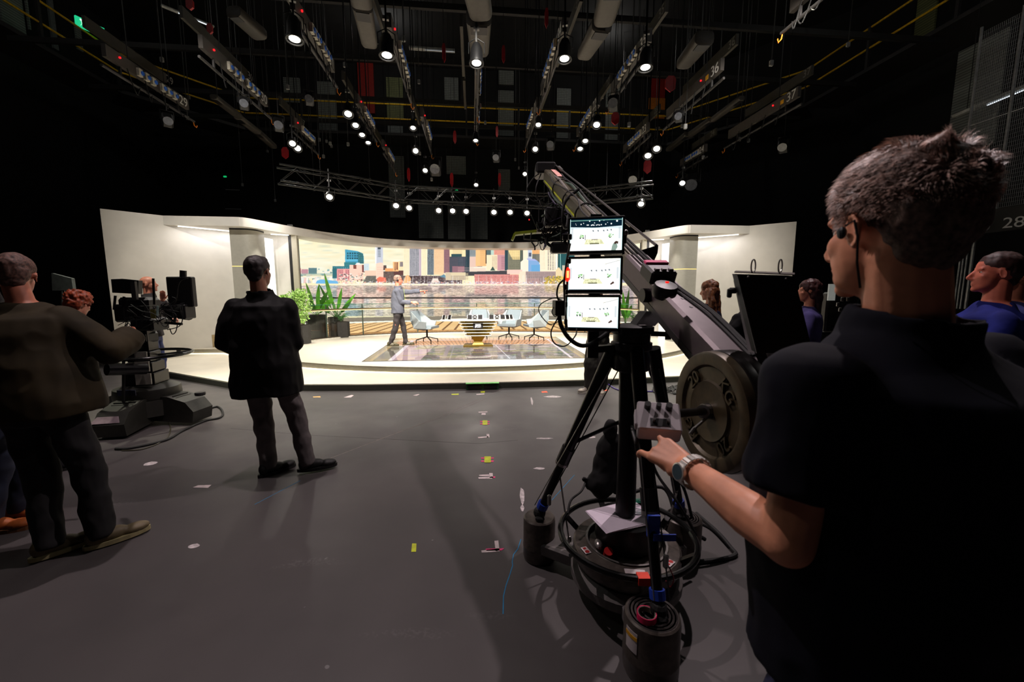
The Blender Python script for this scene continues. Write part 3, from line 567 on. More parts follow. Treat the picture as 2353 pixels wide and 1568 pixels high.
textobj('sign_word', 'SPORT', .052, Matrix.Translation((0,-.347,.49)) @ Matrix.Rotation(math.pi/2,4,'X'), wt, sg, .001)
tabm = mat('tablet_black', (22,20,22), .25); tabw = mat('tablet_white_frame', (225,225,222), .4)
def tablet(x, y, rz, i, lab, cross=False):
    t = thing('tablet', lab, 'tablet', M=ROOM @ Matrix.Translation((x,y-.25,.857)) @ Matrix.Rotation(rz,4,'Z') @ Matrix.Rotation(math.radians(-14),4,'X'), group='small tablets propped along the desk')
    MB().box((0,0,.055), (.125,.008,.11), bev=.003).build('case', tabm, t)
    for sx in (-.06,.06): MB().box((sx,-.006,.055), (.008,.004,.11)).build('frame_side', tabw, t)
    if cross:
        for s in (-1,1): MB().bar((-.055*s,-.008,.01),(.055*s,-.008,.1),.006,.004).build('cross_bar', tabw, t)
tl = ['small black tablet, leftmost of the three propped over the gold layers','small tablet with a white cross, middle of the three over the gold layers','small black tablet, rightmost of the three propped over the gold layers',
 'small black tablet just right of the desk centre, first of the right row','small tablet with a white cross in the right row of the desk','small black tablet third in the right row of the desk','slanted black tablet near the right end of the desk','slanted black tablet at the far right end of the desk','slanted black tablet at the far left end of the desk','slanted black tablet second from the left end of the desk']
for i, (x, y, rz, cr) in enumerate([(-.2,.05,0,0),(-.075,.05,0,1),(.06,.05,0,0),(.34,.05,.1,0),(.48,.06,.1,1),(.62,.05,.15,0),(.74,.0,.7,0),(.84,.04,.8,0),(-.84,.02,-.9,0),(-.7,.02,-.8,0)]): tablet(x, y, rz, i, tl[i], cr)

# ------------------------------------------------------------------ swivel chairs
cfab = mat('pale_grey_blue_fabric', (122,134,140), .8, var=.05, nscale=40, bump=.1, bscale=400); cshell = mat('pale_shell', (142,150,152), .6, var=.03)
def chair_proto():
    t = thing('swivel_chair', '', 'chair', group='pale swivel chairs round the desk')
    s = MB().add([(-.25,-.22,.40),(.25,-.22,.40),(.27,.24,.41),(-.27,.24,.41),(-.25,-.22,.46),(.25,-.22,.46),(.25,.26,.475),(-.25,.26,.475),(-.2,.0,.36),(.2,.0,.36)],[(4,5,6,7),(0,1,5,4),(2,3,7,6),(1,2,6,5),(3,0,4,7),(0,8,9,1),(2,9,8,3),(3,8,0),(1,9,2)]).build('seat', cfab, t, True)
    b = MB().add([(-.23,-.22,.42),(.23,-.22,.42),(.26,-.29,.62),(-.26,-.29,.62),(-.21,-.33,.88),(.21,-.33,.88),(-.23,-.27,.40),(.23,-.27,.40),(.26,-.35,.62),(-.26,-.35,.62),(-.21,-.37,.885),(.21,-.37,.885)],
      [(0,1,2,3),(3,2,5,4),(7,6,9,8),(8,9,10,11),(6,7,1,0),(4,5,11,10),(6,0,3,9),(9,3,4,10),(1,7,8,2),(2,8,11,5)]).build('backrest', cfab, t)
    for sx in (-1,1):
        a = [(sx*.23,-.33,.87),(sx*.24,-.26,.42),(sx*.24,.1,.41),(sx*.31,.14,.60),(sx*.32,-.04,.62)]
        MB().extrude(a, (sx*.035,0,.0)).build('armrest', cshell, t)
    MB().tube([(0,0,.16),(0,0,.40)], [.022,.028], 12).build('column', black_m, t)
    for k in range(4):
        an = math.radians(45+90*k); d = Vector((math.cos(an), math.sin(an), 0)); l = MB().bar(Vector((0,0,.17))+d*.02, Vector((0,0,.095))+d*.31, .03, .022); l.cyl(Vector((0,0,.1))+d*.31, Vector((0,0,.004))+d*.315, .012, .014, 8); l.build('base_leg', black_m, t)
    return t
ch0 = chair_proto(); first = True
for (u, v, fu, fv, lab) in [(-1.32,.37,0,-.1,'pale angular swivel chair left of the desk, turned side-on'),(.06,1.2,0,-1,'pale swivel chair directly behind the desk, facing out'),(.88,.94,-.1,-.5,'pale swivel chair right behind the desk, second from the right'),(1.55,.67,-.3,.3,'rightmost pale swivel chair, turned side-on towards the desk')]:
    c = ch0 if first else copy_tree(ch0); first = False
    c.matrix_world = ROOM @ Matrix.Translation((u,v,.207)) @ Matrix.Rotation(math.atan2(fv-v, fu-u)-math.pi/2, 4, 'Z') @ Matrix.Scale(.94,4); c['label'] = lab

# ------------------------------------------------------------------ plants behind the glass
potm = mat('dark_pot', (52,50,48), .6, var=.12); pebb = mat('terracotta_pebbles', (190,110,70), .8, var=.3, nscale=60); soil = mat('soil', (60,44,34), .9)
leafA = mat('bright_leaf', (104,190,50), .4, var=.3, nscale=6); leafB = mat('deep_leaf', (62,124,34), .4, var=.3, nscale=6); leafC = mat('ficus_leaf', (170,214,110), .5, var=.35, nscale=20); fernm = mat('fern_leaf', (96,160,84), .5, var=.25); bark = mat('pale_stem', (190,180,160), .7)
def pot(name, lab, loc, w_, h, rnd=False, fill=None):
    t = thing(name, lab, 'pot', loc)
    if rnd: MB().lathe([(w_*.42,0),(w_*.5,h*.96),(w_*.5,h),(w_*.45,h),(w_*.44,h*.9)], n=28).build('body', potm, t, True)
    else: MB().prism([(math.cos(math.radians(a))*w_*.56, math.sin(math.radians(a))*w_*.56) for a in range(22,382,45)], 0, h-.02).build('body', potm, t)
    MB().lathe([(.001,h-.018),(w_*.44,h-.016)], n=20).build('filling', fill or soil, t)
    return t
def leaf_mesh(mb, base, tip, side, wd, droop, n=7):
    base, tip = Vector(base), Vector(tip); side = Vector(side).normalized(); vs = []
    for i in range(n):
        t = i/(n-1); p = base.lerp(tip, t) + Vector((0,0,-droop*t*t+droop*.9*t)); w_ = wd*(math.sin(math.pi*min(.999,t**.7))**.8)*.5+.003
        vs += [p-side*w_, p+Vector((0,0,-.15*w_)), p+side*w_]
    fs = [(i*3+a, i*3+a+1, (i+1)*3+a+1, (i+1)*3+a) for i in range(n-1) for a in (0,1)]
    mb.add(vs, fs)
def broad_plant(loc, lab, leaves, wd=.13, mats=(leafA, leafB)):
    t = thing('broadleaf_plant', lab, 'plant', loc)
    for i, (ax, ht, dr) in enumerate(leaves):
        b = Vector((ax*.06, random.uniform(-.05,.05), 0)); tip = Vector((ax, random.uniform(-.12,.12), ht)); k = .32
        m = MB().tube([b, b.lerp(tip,k)], .008, 6)
        d = (tip-b); side = Vector((d.z, .3*random.choice((-1,1)), -d.x)); leaf_mesh(m, b.lerp(tip,k*.8), tip, side, wd*random.uniform(.8,1.15), dr)
        m.build('leaf', mats[i % len(mats)], t, True)
    return t
def fern(loc, lab, n=16, r=.3):
    t = thing('fern', lab, 'plant', loc)
    for i in range(n):
        a = 2*math.pi*i/n+random.uniform(-.2,.2); tip = Vector((math.cos(a)*r*random.uniform(.4,1), math.sin(a)*r*.5, random.uniform(.12,.42))); m = MB(); pts = [Vector((0,0,0)).lerp(tip,k/8)+Vector((0,0,.1*math.sin(math.pi*k/8))) for k in range(9)]
        m.tube(pts, .003, 4)
        for k in range(1,9):
            for s in (-1,1):
                d = (pts[k]-pts[k-1]).normalized(); q = d.cross(Vector((0,-1,.2))).normalized()*s; e = pts[k]+q*.07*(1-k/11)+d*.03; m.add([pts[k]-d*.008, e, pts[k]+d*.012], [(0,1,2)])
        m.build('frond', fernm, t)
    return t
def ficus(loc, lab, H, blobs, n=1700):
    t = thing('ficus_tree', lab, 'plant', loc); m = MB()
    for dx in (-.02,.025): m.tube([(dx,0,0),(dx*1.5,0,H*.5),(dx*3,0,H*.8)], [.014,.011,.007], 6)
    m.build('trunk', bark, t); m = MB()
    for i in range(n):
        c, r = random.choice(blobs); a = Vector([random.gauss(0,1) for _ in range(3)]).normalized()*random.random()**.4; p = Vector(c)+Vector((a.x*r[0],a.y*r[1],a.z*r[2])); d = Vector([random.gauss(0,1) for _ in range(3)]).normalized(); s = d.orthogonal().normalized(); L_ = random.uniform(.045,.075)
        m.add([p, p+d*L_*.5+s*L_*.26, p+d*L_, p+d*L_*.5-s*L_*.26], [(0,1,2,3)])
    for i in range(14): c, r = random.choice(blobs); m.tube([(0,0,H*.55), Vector(c)], .004, 4)
    m.build('foliage', leafC, t); return t
def onv(x, y, v, z=None):
    p = V_(x, y, v); 
    if z is not None: p.z = z
    return p
ps = onv(683, 770, 1.05, .206); pot('planter', 'dark planter half hidden behind the standing man, holding the small-leaved tree', W(-4.5,.62,.206), .3, .5)
b0 = W(-4.5,.62,.7)
ficus(b0, 'small-leaved pale green tree in the left planter beside the jamb', .95, [((-.12,-.1,.62),(.3,.22,.22)),((.08,-.08,.5),(.22,.2,.25)),((-.02,-.12,.18),(.22,.2,.16)),((-.36,-.1,.68),(.1,.1,.06)),((.02,-.1,.78),(.2,.15,.12))])
def pot_at(name, lab, x0, x1, ytop, v, rnd=False, fill=None):
    a = V_(x0, 770, v); b = V_(x1, 770, v); w_ = (b-a).length; c = (a+b)/2; zt = V_((x0+x1)/2, ytop, v).z; c.z = .207; return pot(name, lab, c, w_, zt-.207, rnd, fill), c, zt
_, c, zt = pot_at('planter', 'widest dark planter behind the glass, left group', 708, 750, 722, 1.95)
broad_plant((c.x,c.y,zt-.03), 'broad-leaved plant with arching dark tips in the widest left planter', [(-.22,.95,.05),(-.45,.62,.1),(.12,.9,.1),(.42,.7,.18),(.62,.5,.2),(-.12,.45,0),(.15,.42,0),(.35,.22,.1),(-.3,.25,.1),(.02,.35,0)])
pot_at('plant_bowl', 'low round dark bowl filled with terracotta pebbles', 711, 742, 759, 1.62, True, pebb)
_, c, zt = pot_at('planter', 'dark planter of the spear-leaved plant, right of the widest one', 758, 788, 727, 2.35)
broad_plant((c.x+.02,c.y,zt-.03), 'tall spear-leaved green plant in the right pot of the left group', [(-.3,1.32,0),(-.42,1.0,.05),(.26,.88,.02),(.12,.66,0),(.6,.72,.05),(-.52,.6,.12),(-.6,.42,.15),(.5,.5,.05),(-.1,.5,0)], .12)
_, c, zt = pot_at('planter', 'smaller dark planter in front, holding the fern of the left group', 771, 802, 738, 2.08)
fern((c.x-.02,c.y,zt-.03), 'feathery fern in the smaller front pot, left group')
_, c, zt = pot_at('planter', 'dark planter glimpsed beside the crane monitors, right group', 1432, 1472, 742, 1.9)
broad_plant((c.x-.22,c.y,zt-.03), 'tall leafy plant seen just right of the crane monitors', [(-.1,1.0,.05),(.05,.85,.1),(-.2,.7,.1),(.2,.6,.1),(0,.5,0),(.1,1.1,0)], .11, (leafA,leafA,leafB))
fern((c.x+.02,c.y-.15,zt), 'feathery fern seen between the monitors and the crane beam', 18, .34)
broad_plant((c.x+.3,c.y-.1,zt-.03), 'broad green leaves at the right edge of the right planter', [(-.05,.75,.05),(.1,.55,.05),(-.12,.4,0),(.16,.32,0)], .15, (leafA,))

# ------------------------------------------------------------------ curved lighting truss and its spotlights
tz = 4.05; trp = [F(640,400,tz+.0), F(925,446,tz), F(1250,462,tz), F(1500,437,tz)]; trm = mat('black_truss_tube', (44,44,44), .35, .6)
tt_ = thing('lighting_truss', 'long bent black lattice truss hanging over the set with round spotlights', 'truss', (0,0,0))
def offs(pts, d, dz):
    out = []
    for i, p in enumerate(pts):
        t = (pts[min(i+1,len(pts)-1)]-pts[max(i-1,0)]).normalized(); n = Vector((-t.y,t.x,0)); out.append(p+n*d+Vector((0,0,dz)))
    return out
chs = [offs(trp, d, dz) for d, dz in ((-.17,.17),(.17,.17),(-.17,-.17),(.17,-.17))]
for c in chs: MB().tube(c, .022, 8).build('chord', trm, tt_)
for i in range(3):
    n = int((trp[i+1]-trp[i]).length/.35); m = MB()
    for k in range(n):
        for (a, b) in ((0,2),(1,3),(0,1),(2,3)):
            p, q = (a, b) if k % 2 else (b, a); m.tube([chs[p][i].lerp(chs[p][i+1],k/n), chs[q][i].lerp(chs[q][i+1],(k+1)/n)], .008, 4)
    m.build('lattice', trm, tt_)
for p in (trp[0].lerp(trp[1],.3), trp[1], trp[2], trp[2].lerp(trp[3],.6)): MB().tube([p, (p.x,p.y,11)], .006, 4).build('hang_wire', black, tt_)
lampb = mat('lamp_black', (24,24,25), .4, .3)
def lamp_proto(tilt, r, L_, name, yoke=True):
    t = thing(name, '', 'spotlight'); R = Matrix.Rotation(math.radians(tilt), 3, 'X')   # faces -Y, tilted down
    ax = R @ Vector((0,-1,0)); o = Vector((0,0,0)); Q = Vector((0,0,1)).rotation_difference(ax).to_matrix()
    MB().lathe([(.001,-L_),(r*.6,-L_),(r*.95,-L_*.7),(r*1.05,-.02),(r*1.18,-.015),(r*1.18,.02),(r*1.02,.02),(r*1.0,-.0)], (0,0,0), 20, Q).build('housing', lampb, t, True)
    MB().lathe([(.001,.004),(r*.6,.003),(r,-.006)], (0,0,0), 20, Q).build('lens', white_lamp, t, True)
    if yoke:
        c = -ax*(L_*.5); y = MB()
        for s in (-1,1): y.tube([c+Vector((s*r*1.25,0,0)), c+Vector((s*r*1.25,0,r*1.6)), c+Vector((s*r*.2,0,r*2.2))], .008, 6)
        y.tube([c+Vector((0,0,r*2.2)), c+Vector((0,0,r*2.2+.12))], .014, 6); y.build('yoke', lampb, t)
        MB().box(c+Vector((0,0,r*2.2+.15)), (.09,.05,.05)).build('clamp', mat('clamp_grey',(130,130,128),.4,.5), t)
    return t
LP = {}
def lamp(p, tilt, yaw, r, lab, group, L_=.24):
    k = (tilt, L_)
    if k not in LP: LP[k] = lamp_proto(tilt, .1, L_*.1/.1, 'spotlight'); c = LP[k]
    else: c = copy_tree(LP[k])
    c.matrix_world = Matrix.Translation(p) @ Matrix.Rotation(math.radians(yaw), 4, 'Z') @ Matrix.Scale(r/.1, 4)
    c['label'] = lab; c['category'] = 'spotlight'; c['group'] = group
    zt = 11.0 if p.z > 4.5 or 'crane head' in lab else 4.3; MB().tube([(0,0,.02),(0,0,(zt-p.z)/(r/.1))], .018, 4).build('safety_wire', black, c)
TL = [(757,453,'alone on the left arm of the truss'),(910,473,'left of the pair at the left bend of the truss'),(940,478,'right of the pair at the left bend of the truss'),(1008,484,'leftmost of the three under the truss above the white tower'),(1040,485,'middle of the three under the truss'),(1071,486,'rightmost of the three under the truss'),(1135,488,'first of the trio right of the truss centre'),(1172,488,'second of the trio right of the truss centre'),(1211,490,'third of the trio, just left of the crane head'),(1268,484,'half hidden behind the crane head'),(1365,481,'peeking out beside the crane arm'),(1473,469,'alone on the right arm of the truss')]
for i, (x, y, s) in enumerate(TL):
    p = F(x, y, 3.68); lamp(p, 42, (x-1100)*-.05, .088, 'small round lit spotlight '+s, 'lit spotlights under the curved truss', .18)

# overhead lighting bars, numbered
numw = mat('painted_number_white', (235,235,230), .5, var=.01); barm = mat('bar_grey_brown', (70,65,61), .5, var=.1); barm2 = mat('bar_dim', (56,52,42), .6, var=.1); sock = mat('socket_grey', (222,216,200), .5); blue_s = mat('socket_blue', (50,110,215), .4); redl = mat('red_indicator', (255,30,30), .4, emit=1.2, emit_rgb=(255,30,40)); yst = mat('yellow_sticker', (235,170,30), .5); orh = mat('orange_hook', (220,120,30), .5); cabm = black_r
LB = [('29',-6.15,-2.4,-.45,5.5,1),('30',-4.4,-2.8,-.75,5.5,1),('31',-2.55,-3.85,-2.25,5.5,1),('32',-1.3,-3.6,-1.8,5.5,1),('33',0,-3.0,-1.3,5.5,1),('34',1.3,-3.75,-1.8,5.5,0),('35',2.68,-3.65,-1.95,5.5,0),('36',4.3,-3.0,-1.0,5.5,0),('37',6.42,-2.25,-.05,5.5,0),
      ('17',-4.25,.15,1.45,5.5,1),('18',-2.46,-1.1,.35,5.5,1),('5',-2.48,1.4,2.9,5.5,1),('19',-1.2,-.6,1.15,5.5,1),('20',0,-.9,.6,5.7,1),('21',1.3,-1.3,.4,5.5,0),('22',2.55,-1.5,.2,5.5,0),('23',4.15,-.35,1.2,5.5,0),('24',6.35,.85,2.2,5.5,0),
      ('43',-3.1,-5.6,-4.4,5.9,0),('47',4.5,-5.4,-4.3,5.6,0),('48',3.0,-5.3,-4.0,6.4,0)]
BW = dict(zip('29 30 31 32 33 34 35 36 37 17 18 5 19 20 21 22 23 24'.split(), ['marked 29, leftmost of the long front row','marked 30, second from the left in the front row','marked 31, above the upper left spotlight','marked 32, left of the top centre with blue sockets','marked 33, end-on at the top centre','marked 34, just right of the top centre','marked 35, third from the right in the front row','marked 36 in big white figures, without blue sockets','marked 37 in big white figures, rightmost of all','marked 17, leftmost of the rear row over the pair of lamps','marked 18, over the column of four lamps','behind the column of four lamps, above the truss bend','marked 19, rear row just left of the centre','end-on in the rear row at the centre','marked 21, rear row just right of the centre','marked 22, rear row over three lamps on the right','marked 23, rear row over the right pair of lamps','marked 24, rightmost of the rear row']))
for num, u, v0, v1, z, lft in LB:
    t = thing('lighting_bar', 'overhead lighting bar '+BW[num] if num not in ('43','47','48') else {'43':'overhead bar with blue sockets at the very top left of centre','47':'short grey bar at the top edge, right, with a red light','48':'grey bar at the top edge right of centre'}[num], 'lighting bar', M=ROOM, group='numbered overhead lighting bars')
    s = 1 if lft else -1; near = abs(u) < .2
    MB().box((u,(v0+v1)/2,z), (.07,v1-v0,.2)).build('beam', barm, t)
    MB().box((u-s*.25,(v0+v1)/2-.1,z+.42), (.05,(v1-v0)*.9,.18)).build('upper_beam', barm2, t)
    for dv in (.25,.75): p = v0+(v1-v0)*dv; MB().tube([(u,p,z+.1),(u,p,11)], .008, 4).build('hang_wire', black, t)
    MB().tube([(u+s*.02,v0-.1,z-.28),(u+s*.02,v1+.15,z-.28)], .024, 8).build('pipe', dgrey, t)
    for dv in (.15,.85): p = v0+(v1-v0)*dv; MB().box((u,p,z-.19), (.03,.03,.16)).build('drop', dgrey, t)
    MB().tube([(u+s*.02,v1+.12,z-.27),(u+s*.02,v1+.14,z-.36),(u+s*.05,v1+.16,z-.40),(u+s*.08,v1+.14,z-.36)], .01, 5).build('hook', orh, t)
    L_ = v1-v0; x = u+s*.037
    if num not in ('47','48','36','37'):
        for i, f in enumerate((.33,.41,.49,.61,.69,.77)):
            p = v0+L_*f if lft else v1-L_*f
            q = MB().box((x+s*.02,p,z-.02), (.05,.085,.13)).build('socket', sock, t); MB().cyl((x+s*.045,p+.03,z-.02),(x+s*.06,p+.03,z-.02),.036,n=12).build('socket_cap', blue_s, q)
    if len(num):
        ve = v1-.17 if lft else v0+.17
        if num in ('29','30','31','32','33','34','35','36','37','17','18','19','20','21','22','23','24','5'):
            Rm = Matrix.Rotation(math.pi/2,4,'X'); yaw = math.pi/2 if s > 0 else -math.pi/2
            textobj('bar_number', num, .25 if z < 5.6 else .15, Matrix.Translation((x+s*.003,ve,z-.01)) @ Matrix.Rotation(yaw,4,'Z') @ Rm, numw, t, .002)
            textobj('upper_number', num, .2, Matrix.Translation((u-s*.222,ve+s*.05,z+.42)) @ Matrix.Rotation(yaw,4,'Z') @ Rm, mat('dim_number',(120,118,112),.6), t, .002)  # upper number greyed: its dimmer light is put into the colour
            MB().box((x+s*.001,ve-s*.24,z-.02),(.004,.09,.08)).build('sticker', yst, t)
    MB().cyl((x,v0+(L_*.13 if lft else L_*.3),z+.02),(x+s*.02,v0+(L_*.13 if lft else L_*.3),z+.02),.016,n=10).build('indicator', redl, t)
    for i in range(4):
        a = v0+L_*(.2+.2*i); b = a+random.uniform(.1,.35); MB().tube(spl([(u+s*.04,a,z-.08),(u+s*.06,(a+b)/2,z-.32-random.random()*.15),(u+s*.03,b,z-.25)],5), .008, 5).build('cable', cabm, t)
BL = [(677,90,17,84,'leftmost large lit spotlight of the top row'),(889,127,16,84,'second large lit spotlight from the left in the top row'),(1095,145,15,82,'middle large lit spotlight of the top row, under a hoist cover'),(1297,135,15,82,'second large lit spotlight from the right in the top row'),(1483,155,15,82,'rightmost large lit spotlight of the top row'),
 (800,262,11,60,'lit spotlight, topmost of the four below bar 18'),(817,288,9,62,'lit spotlight, second of the four below bar 18'),(832,310,8,66,'lit spotlight, third of the four below bar 18'),(846,328,7,72,'lit spotlight, lowest of the four below bar 18'),
 (672,330,9,45,'upper of two overlapping lit spotlights below bar 17'),(684,341,9,45,'lower of two overlapping lit spotlights below bar 17'),(949,294,8,68,'slim lit spotlight below bar 19'),(955,347,8,40,'round blue-rimmed spotlight below bar 19'),(977,392,7,45,'lit spotlight in a wide dark hood under bar 19'),
 (1094,425,6,55,'small lit spotlight above the truss centre'),(1093,323,7,75,'thin flat lit spotlight below bar 20'),(1206,400,6,45,'small lit spotlight in a dark hood left of the crane tip'),(1230,343,8,50,'blue-rimmed spotlight left above the crane tip'),(1237,287,8,66,'slim lit spotlight beneath bar 21'),
 (1371,287,10,58,'lit spotlight, highest of three below bar 22'),(1345,324,8,66,'lit spotlight, second of three below bar 22'),(1333,342,8,70,'lit spotlight, lowest of three below bar 22'),(1509,342,10,55,'upper lit spotlight of the pair below bar 23'),(1489,358,10,58,'lower lit spotlight of the pair below bar 23'),(1568,421,8,40,'lit spotlight alone at the right, above the truss end')]
for x, y, r, tl_, lab in BL:
    p = F(x, y, 4.95 if y < 380 else 4.75); dpt = p.y*math.cos(PITCH)-(p.z-CAMZ)*math.sin(PITCH); lamp(p, tl_, (x-1100)*-.06, r*dpt/FPX*.96, lab, 'lit spotlights on the overhead bars', .30)
# dark unlit lantern bodies
for i, (x, y, r) in enumerate([(385,275,9),(710,225,9),(1000,385,14),(1410,235,12),(1455,410,12),(1590,420,16),(1800,335,10),(1560,265,9),(560,235,9),(640,285,10),(1265,330,10),(1140,360,9)]):
    p = F(x, y, 4.9); dpt = p.length; t = thing('unlit_lantern', 'dark unlit stage lantern '+['below the leftmost bar','left of the pair of lamps over the left truss','in a wide hood above the truss centre','grey, below the rear bars right of centre','just above the right arm of the truss','largest, right above the right truss end','far right below the big numbered bar','small, right of centre behind the lamps','below the second bar from the left','just left of the pair of overlapping lamps','right of the crane tip','small, above the truss centre'][i], 'lantern', p, math.radians((x-1100)*-.06), 'dark unlit lanterns among the bars'); s = r*dpt/FPX*1.1
    MB().box((0,.05,0), (s*1.4,s*1.8,s*1.4), Matrix.Rotation(-.6,3,'X'), bev=s*.2).build('body', lampb, t); MB().lathe([(.001,0),(s*.6,0),(s*.62,.02)], (0,-s*.8,-s*.4), 16, Matrix.Rotation(math.pi/2+.6,3,'X')).build('lens', mat('dark_lens',(90,92,98),.15), t)
    MB().tube([(-s*.8,.05,0),(-s*.8,.05,s*1.4),(s*.8,.05,s*1.4),(s*.8,.05,0)], .01, 5).build('yoke', lampb, t); MB().tube([(0,.05,s*1.4),(0,.05,11-p.z)], .008, 4).build('hang_wire', black, t)

# grey hoist covers, in three dimensions: rounded tapering pods
podm = mat('hoist_grey', (84,80,74), .55, var=.08); podd = mat('hoist_dim', (56,52,46), .6, var=.1)
def pod(x0, y0, x1, y1, w0, w1, lab, z=5.6, mt=podm):
    a = F(x0,y0,z); b = F(x1,y1,z); da = (a-Vector((0,0,1.5))).length/FPX; db = (b-Vector((0,0,1.5))).length/FPX; r0, r1 = w0*da*.5, w1*db*.5
    L_ = (b-a).length; t = thing('hoist_cover', lab, 'hoist cover', a, math.atan2((b-a).y,(b-a).x)-math.pi/2, 'grey hoist covers under the roof'); m = MB(); vs = []; n = 16
    for k, (f, s) in enumerate([(0,.8),(.02,1),(.9,1),(.97,.9),(1,.6)]):
        r = (r0+(r1-r0)*f)*s
        for j in range(n):
            an = 2*math.pi*j/n; cx, cz = math.cos(an), math.sin(an); e = .55; vs.append((math.copysign(abs(cx)**e,cx)*r, f*L_, math.copysign(abs(cz)**e,cz)*r*.7+.0))
    m.add(vs, [(i*n+k,i*n+(k+1)%n,(i+1)*n+(k+1)%n,(i+1)*n+k) for i in range(4) for k in range(n)]+[tuple(range(n))[::-1],tuple(4*n+k for k in range(n))]).build('shell', mt, t, True)
    MB().box((0,L_*.12,-r0*.68), (r0*1.3,L_*.2,r0*.1)).build('front_slot', black, t)
    for f in (.15,.8): MB().tube([(0,L_*f,r1*.5),(0,L_*f,11-z)], .01, 4).build('hang_wire', black, t)
pod(832,10,850,103,34,27,'pale grey hoist cover left of the top centre'); pod(822,-40,832,8,34,36,'grey hoist cover cut by the top edge, left of centre')
pod(1100,38,1102,120,46,34,'largest grey hoist cover near the top centre'); pod(1090,-45,1106,34,48,40,'grey hoist cover cut by the top edge at the centre')
pod(1384,55,1340,130,38,26,'grey hoist cover right of the top centre'); pod(1412,-45,1386,50,44,36,'grey hoist cover cut by the top edge, right of centre')
pod(1620,85,1568,150,34,26,'dim grey hoist cover near bar 36',5.6,podd); pod(535,25,600,82,24,26,'dim grey hoist cover above bar 30',5.8,podd)
for i, (a, s) in enumerate([((490,222,552,270),'upper tube of the slanting chain on the left'),((545,268,603,312),'middle tube of the slanting chain on the left'),((590,302,630,338),'lowest tube of the slanting chain on the left'),((1705,225,1635,278),'upper tube of the slanting chain on the right'),((1635,275,1578,315),'middle tube of the slanting chain on the right'),((1580,308,1535,345),'lowest tube of the slanting chain on the right')]):
    pod(a[0],a[1],a[2],a[3],13,12,'slim grey hoist tube, '+s, 6.0, podm if i in (1,2) else podd)
# red tags on wires
rtag = mat('red_tag', (150,14,22), .5)
for i, (x, y, h, wd) in enumerate([(1020,122,30,6),(1157,125,28,6),(1256,42,30,6),(939,402,26,6),(1038,414,28,7),(1148,414,28,6),(1045,316,24,6),(1142,303,20,5),(1414,273,22,14),(1541,193,26,18),(1488,384,26,15),(655,352,20,12),(436,10,14,10),(482,66,14,8)]):
    p = F(x, y, 5.2 if y > 200 else 5.8); s = p.length/FPX; t = thing('red_tag', ['long red tag high, left of the top centre','long red tag high, right of the top centre','long red tag at the top edge right of centre','long red tag just above the left truss bend','long red tag above the truss, left of its centre','long red tag above the truss, right of its centre','long red tag halfway up, left of the middle bar','short red tag halfway up, right of the middle bar','broad red pad left of the right lamp group','broad red pad beside the big numbered bar on the right','broad red pad below the right pair of lamps','broad red pad below the left pair of lamps','small red pad at the top left edge','small red pad by the second bar from the left'][i], 'tag', p, group='narrow red tags on wires' if wd < 10 else 'broad red pads on wires')
    hh, ww = h*s*.5, wd*s*.5; MB().extrude([(-ww,-.01,hh*.6),(-ww*.5,-.01,hh),(ww*.6,-.01,hh),(ww,-.01,hh*.5),(ww*.9,-.01,-hh*.6),(0,-.01,-hh),(-ww,-.01,-hh*.5)], (0,.03,0)).build('pad', rtag, t)
    MB().tube([(0,0,hh),(0,0,11-p.z)], .006, 4).build('wire', black, t)
wirem = mat('dull_steel_wire', (80,80,80), .5, .5)
for i in range(46):
    u = random.uniform(-8,8); v = random.uniform(-3,6.5); z = random.uniform(4.8,7); p = W(u,v,z); t = thing('drop_cable', 'thin dark cable dropping from the roof grid', 'cable', p, group='thin cables dropping from the roof grid')
    MB().tube([(0,0,0),(.02,0,(11-z)/2),(0,0,11-z)], .009, 5).build('line', wirem, t); MB().box((0,0,-.04), (.07,.05,.1), bev=.01).build('connector', mat('connector_grey',(120,120,118),.4), t)
gridm = mat('grid_steel', (28,27,27), .6)
for i, v in enumerate((-4.6,-3.1,-1.0,1.2,3.2,5.2)):
    o = MB().box((0,v,7.4+.1*(i%2)), (22,.08,.12)).build('grid_beam', gridm); room(o); tag(o, 'dark roof grid beam running across the studio above the lamps', 'beam', 'dark roof grid beams')
# fluorescent battens, exit sign, small signs
def batten(a, b, lab, on=6, wd=.05):
    t = thing('batten_light', lab, 'lamp', a); d = b-a; m = MB().bar((0,0,0), d, wd*2.2, wd*1.2, bev=.01).build('housing', mat('batten_grey',(150,152,150),.5), t)
    MB().tube([d*.35+Vector((0,-.05,-wd)), d+Vector((0,-.05,-wd))], wd*.22, 6).build('tube', mat('fluorescent_tube_%d' % int(on*100),(235,245,255),.4,emit=on,var=.01), t)
    for f in (.15,.85): MB().tube([d*f, d*f+Vector((0,0,11-a.z-d.z*f))], .006, 4).build('hang_wire', black, t)
batten(U_(2192,268,9.5), U_(2420,172,9.5), 'long grey strip light on the right wall, thin white tube', 1.2)
batten(F(370,12,6.4), F(492,62,6.4), 'thin bright strip light at the top left', 1.5, .03); batten(F(940,110,7.6), F(1045,117,7.6), 'short pale strip light high in the centre', .12, .05); batten(F(955,434,5.2), F(1040,438,5.2), 'pale cable tray strip behind the truss', .03, .05)  # the last one is no lamp: a cable tray given a faint glow
ex = thing('exit_sign', 'green lit emergency exit sign high at the upper left', 'sign', M=Matrix.Translation(U_(207,62,-11)) @ Matrix.Rotation(ANG+math.pi/2-.5,4,'Z'))
MB().box((0,0,0), (.62,.06,.26)).build('case', mat('exit_green',(20,190,120),.4,emit=.8,emit_rgb=(40,215,150),var=.01), ex)
